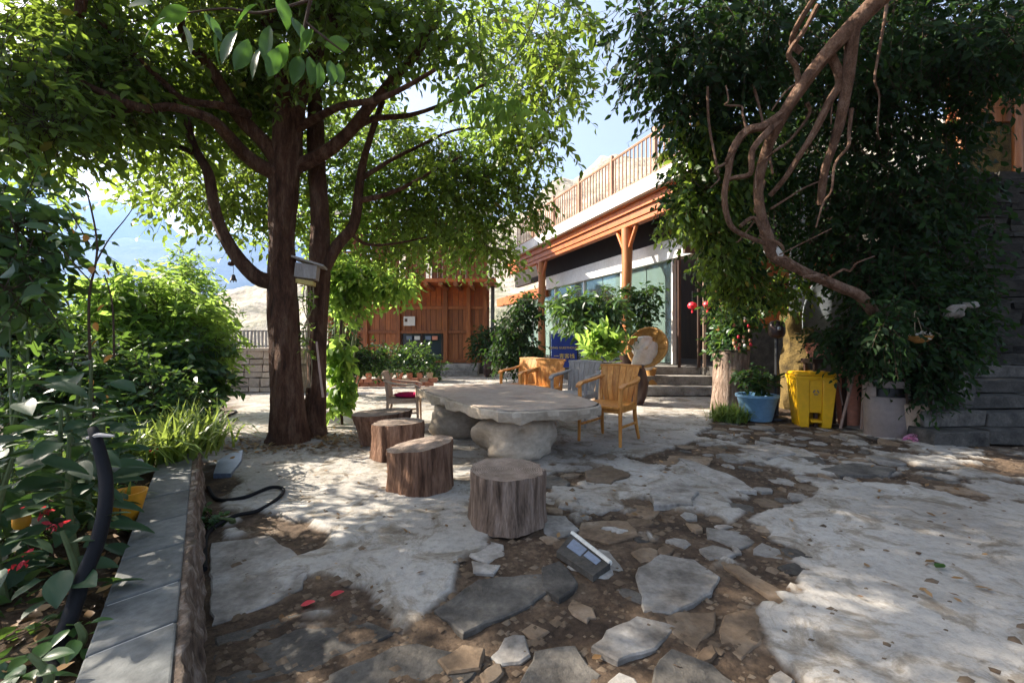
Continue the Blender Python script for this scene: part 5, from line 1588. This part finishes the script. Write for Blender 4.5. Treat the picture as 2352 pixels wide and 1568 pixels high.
o = boulder(fl, 'cover', (2.84, 9.34, .84), (.25, .14, .30), M['cloth_white'], 9, nz=.35)
o = boulder(fl, 'fold', (2.84, 9.33, 1.12), (.15, .1, .14), M['cloth_white'], 12, nz=.4)


def pot_plant(name, label, cat, c, prof, pm, blobs, n, leaf, spray, lm, seed, group=None, per=6, **k):
    t_ = thing(name, label, cat, c, group=group)
    b_ = B().lathe(prof + [(prof[-1][0] * .88, prof[-1][1]), (prof[-1][0] * .82, prof[-1][1] - .05)], c, 28)
    b_.build('pot', pm, t_)
    if blobs:
        foliage('leaves', blobs, n, per, leaf, spray, lm, t_, seed=seed, **k)
        for i in range(3):
            q = blobs[i % len(blobs)]
            B().tube([(c[0] + R.uniform(-.03, .03), c[1] + R.uniform(-.03, .03), c[2] + prof[-1][1] - .06), (c[0] + (q[0] - c[0]) * .5, c[1] + (q[1] - c[1]) * .5, (c[2] + prof[-1][1] + q[2]) / 2), (q[0], q[1], q[2])], [.014, .01, .006], 6, sub=3).build('stem', M['stem'], t_)
    return t_


dpot = [(.13, 0), (.18, .1), (.22, .3), (.2, .5), (.23, .54)]
pot_plant('potted_palm', 'tall potted plant with arching leaves between the two verandah posts', 'plant', (1.75, 9.2, 0), dpot, M['darkpot'],
          [PB(*a) for a in [(1330, 700, 9.2, .35, .3, .2), (1395, 690, 9.3, .3, .3, .25), (1300, 690, 9.2, .28, .3, .12), (1400, 740, 9.2, .3, .3, .25), (1350, 735, 9.1, .25, .3, .15)]], 260, .2, .4, M['leaf_bed'], 81, ratio=.28, droop=.5)
pot_plant('potted_shrub', 'leafy climber wrapped round the second verandah post', 'plant', (2.75, 10.5, .596), [(.12, 0), (.17, .25)], M['darkpot'],
          [PB(*a) for a in [(1440, 690, 10.5, .22, .25, .25), (1480, 720, 10.4, .2, .3, .35), (1495, 670, 10.3, .12, .2, .2)]], 150, .13, .3, M['leaf_dark'], 82, droop=.3)
pot_plant('potted_shrub', 'bright green potted plant directly behind the grey armchair', 'plant', (1.68, 8.4, 0), dpot, M['chair_pale'],
          [PB(*a) for a in [(1372, 800, 8.3, .2, .2, .2), (1395, 790, 8.3, .15, .2, .2)]], 70, .2, .24, M['leaf_lime'], 83, ratio=.4, droop=-.6)
pot_plant('potted_shrub', 'dark potted plant under the beam beside the first post', 'plant', (.35, 11.6, 0), dpot, M['darkpot'],
          [PB(*a) for a in [(1180, 760, 11.6, .4, .4, .6), (1210, 700, 11.8, .3, .3, .4), (1160, 810, 11.6, .35, .3, .3), (1215, 810, 11.4, .3, .3, .3)]], 620, .12, .35, M['leaf_dark'], 84, droop=.6)
pot_plant('urn', 'dark brown glazed urn behind the nearest orange armchair', 'urn', (2.25, 8.0, 0), [(.15, 0), (.22, .15), (.25, .4), (.2, .62), (.17, .68), (.2, .72)], M['darkpot'], None, 0, 0, 0, None, 0)
pot_plant('potted_shrub', 'shadowed potted plant at the right of the timber house steps', 'plant', (-.75, 14.2, 0), dpot, M['darkpot'],
          [PB(*a) for a in [(1115, 790, 14.2, .45, .4, .5), (1140, 770, 14.1, .4, .4, .4)]], 260, .12, .35, M['leaf_dark'], 85)
pot_plant('potted_shrub', 'shadowed potted plant left of the timber house steps', 'plant', (-2.9, 13.0, 0), dpot, M['darkpot'],
          [PB(*a) for a in [(955, 820, 12.8, .5, .4, .35), (900, 825, 12.8, .5, .4, .3), (985, 840, 12.6, .3, .3, .25)]], 360, .12, .35, M['leaf_bed'], 86)
# brick border with pots
bb = thing('brick_border', 'low border wall of red bricks carrying a row of flower pots', 'border', (-3.1, 10.9, 0))
for r_ in range(2):
    for i in range(10):
        a = i / 10
        B().box((-4.15 + i * .225 + (.1 if r_ else 0), 10.9 + i * .03, .06 + r_ * .105), (.21, .12, .095), jit=.006).build('brick', M['terracotta' if R.random() < .7 else 'chair_pale'], bb, sm=False)
for i in range(9):
    x, y = -4.1 + i * .25, 10.9 + i * .03
    lab = 'small clay flower pot on the brick border, counted %s from the left' % ['first', 'second', 'third', 'fourth', 'fifth', 'sixth', 'seventh', 'eighth', 'ninth'][i]
    pot_plant('flower_pot', lab, 'pot', (x, y, .215), [(.06, 0), (.085, .13), (.095, .14)], M[R.choice(['terracotta', 'chair_pale', 'terracotta', 'stone_grey'])],
              [(x, y, .42, .1, .1, .06)], 14, .07, .1, M['leaf_dark'], 100 + i, group='flower pots on the brick border')

# lanterns and hall contents
for i, (x, y, z_, lab) in enumerate(((1590, 702, 8.6, 'small red lantern hanging in the doorway'), (1690, 692, 7.6, 'small red lantern hanging in the leaves right of the doorway'), (1625, 700, 8.2, 'faint red lantern hanging between the two brighter ones'))):
    c = P(x, y, z_)
    t_ = thing('red_lantern', lab, 'lantern', c, group='small red lanterns by the door')
    B().lathe([(.03, -.07), (.07, -.05), (.09, 0), (.07, .05), (.03, .07)], c, 14).build('shade', M['red'], t_)
    B().tube([c, (c[0], c[1], c[2] + .3)], .004, 5).build('cord', M['black'], t_)
    B().tube([(c[0], c[1], c[2] - .07), (c[0], c[1], c[2] - .14)], [.012, .02], 6).build('tassel', M['red'], t_)
df = thing('door_frame', 'slim pale door frame posts inside the dark doorway', 'door frame', (4.0, 9.3, .6))
for x in (1618, 1560, 1605):
    c = P(x, 760, 9.2)
    B().box((c[0], 9.2, 1.85), (.05, .05, 2.5)).build('post', M['wood_dark' if x != 1618 else 'chair_pale'], df, sm=False)
cg = thing('shell_ornament', 'hanging ornament of pale and red beads by the log planter', 'ornament', P(1705, 770, 7.0))
for i in range(22):
    a = P(1705 + R.uniform(-20, 20), 768 + R.uniform(-38, 38), 6.5)
    boulder(cg, 'bead', a, (.02, .02, .025), M[R.choice(['paper', 'terracotta', 'terracotta', 'wicker', 'chair_pale', 'red'])], i + 1, n=8, rows=5)

# ================================================================== RIGHT FURNITURE
lp = thing('log_planter', 'tall rough tree stump planter left of the blue pot', 'planter', (3.66, 7.3, -.02))
B().tube([(3.66, 7.3, -.05), (3.64, 7.3, .3), (3.67, 7.32, .7), (3.66, 7.3, 1.0)], [.33, .29, .27, .28], 30, rough=.12, sub=5, flute=.16, seed=2).build('bark', M['stump'], lp)
B().lathe([(.24, 0), (.25, .02)], (3.66, 7.3, 1.0), 20).build('rim', M['steel'], lp)
foliage('leaves', [PB(1690, 720, 7.3, .35, .3, .28), (3.66, 7.3, 1.25, .22, .2, .18), PB(1655, 780, 7.3, .08, .12, .25)], 230, 7, .1, .25, M['leaf_bed'], lp, seed=91)
pot_plant('blue_pot', 'light blue plastic planter bowl left of the yellow bin', 'pot', (3.66, 6.5, -.02), [(.19, 0), (.2, .02), (.27, .33), (.295, .35), (.295, .385)], M['blue_pot'],
          [(3.56, 6.5, .62, .15, .15, .14), (3.78, 6.5, .55, .12, .12, .1)], 60, .1, .16, M['leaf_dark'], 92)
gs = grass_clump('green_fern', 'small bright green fern growing against the blue planter', (3.22, 6.45, -.02), 520, .42, .1, M['grass'], 93, cat='fern')
# yellow pedal bin
yb = thing('pedal_bin', 'bright yellow plastic pedal bin with a recessed foot pedal', 'bin', (4.20, 6.12, -.03), -.30)
yb.scale = (1.06, 1.06, 1.08)


def frust(b_, x0, y0, z0, x1, y1, z1):
    p = [(-x0, -y0, z0), (x0, -y0, z0), (x0, y0, z0), (-x0, y0, z0), (-x1, -y1, z1), (x1, -y1, z1), (x1, y1, z1), (-x1, y1, z1)]
    return b_.hexa(p)


def ybb(b_, nm, mm=None, bev=.012, **k_): return b_.build(nm, mm or M['yellow'], yb, local=True, sm=True, bevel=bev, **k_)


for s_ in (-1, 1):
    i0, i1, o0, o1 = s_ * .068, s_ * .075, s_ * .178, s_ * .232
    if s_ < 0: i0, o0, i1, o1 = o0, i0, o1, i1
    ybb(B().hexa([(i0, -.17, 0), (o0, -.17, 0), (o0, .165, 0), (i0, .165, 0), (i1, -.212, .62), (o1, -.212, .62), (o1, .20, .62), (i1, .20, .62)]), 'side_column', bev=.01)
ybb(B().hexa([(-.069, -.160, .19), (.069, -.160, .19), (.069, .16, .19), (-.069, .16, .19), (-.0745, -.198, .62), (.0745, -.198, .62), (.0745, .195, .62), (-.0745, .195, .62)]), 'body', bev=.004)
ybb(B().box((0, .12, .09), (.135, .02, .18)), 'back_panel', bev=.002)
ybb(B().box((0, -.165, .09), (.12, .10, .03), rx=.15), 'pedal', bev=.01)
ybb(frust(B(), .235, .21, .60, .245, .22, .655), 'rim')
ybb(frust(B(), .24, .215, .657, .22, .195, .705), 'lid', bev=.02)
ybb(B().box((0, -.2, .70), (.16, .06, .03)), 'lid_lip', bev=.01)
b_ = B()
for i in range(3):
    a = i * 2.094 + .5
    b_.box((math.cos(a) * .025, -.188, .45 + math.sin(a) * .025), (.04, .012, .014), ry=-a - 1.57)
b_.build('recycling_mark', M['bin'], yb, local=True, sm=False)
# pole lamp
pl = thing('pole_lamp', 'black pole with a round dark lamp head behind the yellow bin', 'lamp', (3.95, 6.5, 0))
B().tube([(3.95, 6.5, 0), (3.95, 6.5, 1.2)], .03, 10).build('pole', M['black'], pl)
B().lathe([(.15, 0), (.15, .03), (.04, .06)], (3.95, 6.5, -.01), 18).build('base', M['black'], pl)
boulder(pl, 'head', (3.93, 6.46, 1.33), (.12, .09, .13), M['darkpot'], 2, nz=.02)
boulder(pl, 'lens', (3.91, 6.37, 1.34), (.028, .012, .03), M['steel'], 2, nz=.02, n=10, rows=6)
# pink trough on stand
pt_ = thing('pink_trough', 'pink terracotta flower trough raised on a dark stand', 'planter', (4.45, 6.1, 0))
B().hexa([(4.22, 6.0, .93), (4.55, 6.0, .93), (4.55, 6.2, .93), (4.22, 6.2, .93), (4.15, 5.97, 1.13), (4.62, 5.97, 1.13), (4.62, 6.24, 1.13), (4.15, 6.24, 1.13)]).build('trough', M['terracotta'], pt_, sm=False, bevel=.012)
B().box((4.38, 6.1, .88), (.5, .26, .06)).build('shelf', M['wood_dark'], pt_, sm=False)
for dx in (-.2, .2):
    for dy in (-.1, .1):
        B().box((4.38 + dx, 6.1 + dy, .42), (.04, .04, .87)).build('leg', M['wood_dark'], pt_, sm=False)
foliage('leaves', [(4.35, 6.1, 1.22, .25, .14, .08), (4.6, 6.05, 1.2, .15, .14, .12)], 120, 7, .06, .14, M['leaf_dark'], pt_, seed=94)
# stacked terracotta pieces and sticks
tp_ = thing('terracotta_pot', 'tall orange terracotta pot behind the crossed sticks', 'pot', (4.62, 6.0, -.02))
B().lathe([(.12, 0), (.15, .3), (.17, .72), (.19, .76), (.19, .82)], (4.72, 6.1, -.02), 22).build('body', M['terracotta'], tp_)
for i, (a, c, lab) in enumerate(((P(1930, 975, 5.85), P(1972, 893, 5.8), 'wooden stick leaning left beside the terracotta pot'), (P(1978, 978, 5.8), P(1988, 895, 5.78), 'upright wooden stick beside the grey bin'), (P(1935, 930, 6.0), P(1918, 865, 6.0), 'thin reddish stick right of the yellow bin'))):
    a = (a[0], a[1], -.02) if i < 2 else a
    c = (c[0], c[1], c[2] + (.45 if i < 2 else .2))
    tag(B().tube([a, c], .018 - .006 * (i == 2), 8).build('wooden_stick', M['stick']), lab, 'stick')
# grey litter bin
lb_ = thing('litter_bin', 'tall cylindrical taupe litter bin with an ashtray top', 'bin', (4.66, 5.42, -.02))
c = (4.66, 5.42, -.03)
B().lathe([(.225, 0), (.228, .02), (.228, .50), (.222, .505)], c, 40).build('body', M['bin'], lb_)
b_ = B()
n_ = 40
for z_ in (.505, .62):
    for j in range(n_ + 1):
        a = rad(-80 + 0) + (2 * math.pi - rad(75)) * j / n_
        b_.v.append((c[0] + .228 * math.cos(a), c[1] + .228 * math.sin(a), c[2] + z_))
for j in range(n_): b_.f.append((j, j + 1, j + n_ + 2, j + n_ + 1))
b_.build('collar', M['bin'], lb_)
B().lathe([(.19, .5), (.19, .63)], c, 30).build('liner', M['black'], lb_)
B().lathe([(.232, .62), (.235, .64), (.235, .70), (.2, .705), (.195, .68)], c, 40).build('top_ring', M['bin'], lb_)
B().lathe([(.19, .675), (.1, .70), (.03, .78), (.001, .80)], c, 24).build('ash_cone', M['steel'], lb_)
# tarp, cloth
tp2 = thing('tarpaulin', 'grey blue tarpaulin sagging behind the arched branch', 'tarpaulin', P(1900, 700, 7.2))
nn_ = 26
V = np.empty((nn_, nn_, 3))
for i in range(nn_):
    for j in range(nn_):
        u_, v_ = j / (nn_ - 1), i / (nn_ - 1)
        c = P(1845 + 140 * u_, 755 - 110 * v_ * (1 - .35 * u_), 7.2)
        V[i, j] = (c[0], c[1] + .12 * math.sin(u_ * 9 + v_ * 3) - .3 * v_, c[2] + .03 * math.sin(u_ * 14))
ii = np.arange(nn_ * nn_).reshape(nn_, nn_)
o = np_mesh('sheet', V.reshape(-1, 3), np.stack([ii[:-1, :-1], ii[:-1, 1:], ii[1:, 1:], ii[1:, :-1]], -1).reshape(-1, 4), M['cloth_grey'], tp2, sm=True)
so = o.modifiers.new('thick', 'SOLIDIFY'); so.thickness = .012
rg = thing('grey_rag', 'crumpled pale grey rag hanging on the dark bush', 'rag', P(2200, 715, 4.9))
boulder(rg, 'cloth', P(2195, 715, 4.85), (.085, .05, .07), M['stone_grey'], 21, nz=.5)
boulder(rg, 'fold', P(2225, 700, 4.85), (.07, .04, .035), M['stone_grey'], 27, nz=.5)
sh = thing('dustpan', 'black scoop with a grey handle leaning on the slate wall', 'dustpan', P(2220, 780, 5.3))
c = P(2225, 785, 5.3)
B().box(c, (.36, .05, .30), ry=.75, taper=.8).build('pan', M['black'], sh, sm=False, bevel=.02)
B().tube([P(2200, 735, 5.3), P(2265, 795, 5.25)], .015, 8).build('handle', M['bin'], sh)
# white hanging flowers
hb = thing('hanging_basket', 'hanging basket of small white flowers in the dark bush', 'basket', P(2115, 770, 4.8))
c = P(2112, 775, 4.8)
B().lathe([(.04, -.06), (.1, -.02), (.12, .02)], c, 14).build('basket', M['wicker'], hb)
B().tube([(c[0] - .05, c[1], c[2]), P(2100, 705, 4.8), ], .004, 5).build('cord', M['rope'], hb)
B().tube([(c[0] + .05, c[1], c[2]), P(2100, 705, 4.8), ], .004, 5).build('cord', M['rope'], hb)
foliage('flowers', [(c[0], c[1], c[2] + .03, .12, .1, .02)], 22, 4, .03, .04, M['petal_white'], hb, twigs=False, seed=95)
fb = thing('dropped_flowers', 'pink and pale yellow flowers dropped at the foot of the grey bin', 'flowers', (4.75, 5.15, -.02))
foliage('petals', [(4.68, 5.1, .04, .07, .06, .02)], 16, 4, .05, .04, leafmat('petal_pink', (.6, .15, .35), (.75, .4, .55), (.7, .3, .5), .4), fb, twigs=False, seed=96)
foliage('petals', [(4.85, 5.1, .04, .1, .07, .03)], 22, 4, .06, .05, leafmat('petal_cream', (.5, .5, .15), (.75, .72, .35), (.7, .7, .3), .4), fb, twigs=False, seed=97)
tag(B().lathe([(.17, 0), (.2, .2), (.22, .42), (.2, .44)], (4.83, 5.35, -.03), 22).build('clay_pot', M['chair_pale']), 'brown clay pot under the bush right of the grey bin', 'pot')

# ================================================================== LEFT BED OBJECTS
hz = B().tube([P(212, 985, 1.62), P(222, 1010, 1.6), P(240, 1080, 1.57), P(243, 1150, 1.52), P(225, 1240, 1.46), P(190, 1330, 1.4), P(160, 1420, 1.33), P(125, 1500, 1.25), P(100, 1600, 1.1)], [.015, .018, .02, .021, .021, .022, .022, .023, .023], 14, sub=6)
bp_ = thing('black_pipe', 'thick black pipe rising out of the raised bed', 'pipe', P(120, 1560, 1.2))
hz.build('pipe', M['hose'], bp_)
B().tube([P(200, 1006, 1.6), P(228, 998, 1.59), P(262, 1001, 1.6)], [.006, .008, .005], 6).build('pipe_tie', M['cloth_white'], bp_)


def hose(label, pts, r=.012):
    return tag(B().tube(pts, r, 8, sub=6).build('garden_hose', M['hose']), label, 'hose')


def gpt(x, y, h=.0):
    q = GP(x, y, h)
    return (q[0], q[1], max(gh(*q), -.035) + .014 + h)


hose('black garden hose looping out from the planter wall over the near cement', [gpt(478, 1115), gpt(500, 1140), gpt(560, 1142), gpt(620, 1122), gpt(650, 1125), gpt(640, 1145), gpt(590, 1170), gpt(540, 1185), gpt(490, 1205), gpt(472, 1235), gpt(470, 1300)], .013)
hose('black garden hose coiled on the cement farther back by the grass', [gpt(486, 950), gpt(510, 945), gpt(540, 943), gpt(535, 952), gpt(500, 960), gpt(486, 966), gpt(530, 968), gpt(545, 962)], .013)
sl_ = B().prism([(q[0], q[1]) for q in [GP(490, 1090), GP(500, 1060), GP(525, 1045), GP(558, 1035), GP(555, 1060), GP(530, 1090)]], -.03, .012, .004)
tag(sl_.build('slate_tile', M['slate_blue'], sm=False), 'smooth blue slate tile lying by the planter wall', 'tile')
wt = shrub('weed', 'small weed growing at the foot of the planter wall', 'weed', (-1.9, 2.9, -.03), [(-1.95, 2.8, .02, .05, .1, .03)], 22, .04, .06, M['leaf_bed'], 98, stems=2)
rb_ = thing('red_bottle', 'red plastic bottle with a pale cap lying by the coping', 'bottle', (-2.6, 3.1, .3))
a = P(350, 1050, 3.05); c = P(366, 1022, 3.2)
B().tube([a, Vector(a).lerp(Vector(c), .25), Vector(a).lerp(Vector(c), .85), c], [.02, .038, .035, .018], 12).build('body', M['red'], rb_)
B().tube([c, (c[0] + .012, c[1] + .03, c[2] + .02)], .018, 10).build('cap', M['paper'], rb_)
tag(B().lathe([(.05, 0), (.075, .1), (.085, .14), (.075, .14), (.06, .1)], (-1.93, 2.18, .26), 24).build('flower_pot', M['orange_fruit']), 'yellow orange flower pot behind the black pipe', 'pot')
tag(B().tube([P(268, 1075, 2.4), P(322, 1062, 2.4)], [.028, .024], 10).build('pale_stone', M['mortar']), 'pale rounded stone lying behind the yellow orange pot', 'stone')
boulder(None, 'fallen_fruit', P(50, 1195, 1.7), (.028, .028, .032), M['orange_fruit'], 4, n=14, rows=8)
tag(bpy.context.scene.objects['fallen_fruit'], 'small yellow fruit among the leaves at the far left', 'fruit')
rf_ = thing('red_flower', 'low plant with red flowers in the shade at the lower left', 'flower', (-1.95, 1.75, .26))
for i_, q_ in enumerate((P(45, 1290, 1.45), P(90, 1170, 1.6), P(125, 1205, 1.6))):
    foliage('blossom', [q_ + (.015, .015, .012)], 4, 4, .022, .02, M['petal_red'], rf_, twigs=False, seed=99 + i_)

# packet on ground
pk = thing('metal_offcut', 'grey blue offcut with a white edge lying in front of the near stool', 'offcut', (.35, 2.0, 0))
q = [GP(1278, 1266, .01), GP(1314, 1232, .01), GP(1402, 1300, .01), GP(1362, 1322, .01)]
b_ = B()
zl = [.0, .02, .015, .0]
b_.hexa([(q[0][0], q[0][1], zl[0] - .02), (q[3][0], q[3][1], zl[3] - .02), (q[2][0], q[2][1], zl[2] - .02), (q[1][0], q[1][1], zl[1] - .02),
         (q[0][0], q[0][1], zl[0] + .012), (q[3][0], q[3][1], zl[3] + .012), (q[2][0], q[2][1], zl[2] + .012), (q[1][0], q[1][1], zl[1] + .012)])
b_.build('sheet', M['stone_dark'], pk, sm=False)
B().tube([(q[1][0], q[1][1], zl[1] + .012), (q[2][0], q[2][1], zl[2] + .012)], .013, 6).build('white_edge', M['paper'], pk)
zz_ = .0135
def lerp2(u_, v_):
    a_ = Vector((q[1][0], q[1][1], zl[1])).lerp(Vector((q[2][0], q[2][1], zl[2])), u_)
    c_ = Vector((q[0][0], q[0][1], zl[0])).lerp(Vector((q[3][0], q[3][1], zl[3])), u_)
    return a_.lerp(c_, v_)
for u0, u1, v0, v1 in ((.12, .5, .18, .62), (.54, .86, .2, .5)):
    pp = [lerp2(u0, v0), lerp2(u1, v0), lerp2(u1, v1), lerp2(u0, v1)]
    B().hexa([(p_.x, p_.y, p_.z + .006) for p_ in pp] + [(p_.x, p_.y, p_.z + zz_ + .001) for p_ in pp]).build('label_patch', M['slate_blue'], pk, sm=False)
for i, (x, y, c_, lab) in enumerate(((758, 1368, 'petal_red', 'red petal on the ground near the lower middle'), (690, 1385, 'petal_red', 'dark pink petal on the dark slab at the lower left'), (2150, 1305, 'leaf_mag', 'single green leaf lying on the right cement'))):
    me_ = leaf_data('petal', .05, .035, M[c_], bend=-.1)
    o = place_leaf_mesh('fallen_petal' if i < 2 else 'fallen_leaf', me_, None, gpt(x, y), (1, .3, .05), 0, 1.2)
    tag(o, lab, 'petal' if i < 2 else 'leaf')

# ================================================================== AIR
HAZE = True
if HAZE:
    m, n, out = nt('haze_air')
    v = n.nodes.new('ShaderNodeVolumePrincipled')
    v.inputs['Color'].default_value = (0.34, 0.55, 1.0, 1)
    v.inputs['Density'].default_value = 0.0003
    v.inputs['Anisotropy'].default_value = 0.3
    n.links.new(v.outputs[0], out.inputs['Volume'])
    hz_ = B().box((0, 600, 245), (16000, 5200, 750)).build('haze', m, sm=False)
    hz_['kind'] = 'stuff'; hz_['label'] = 'pale blue haze filling the valley air'
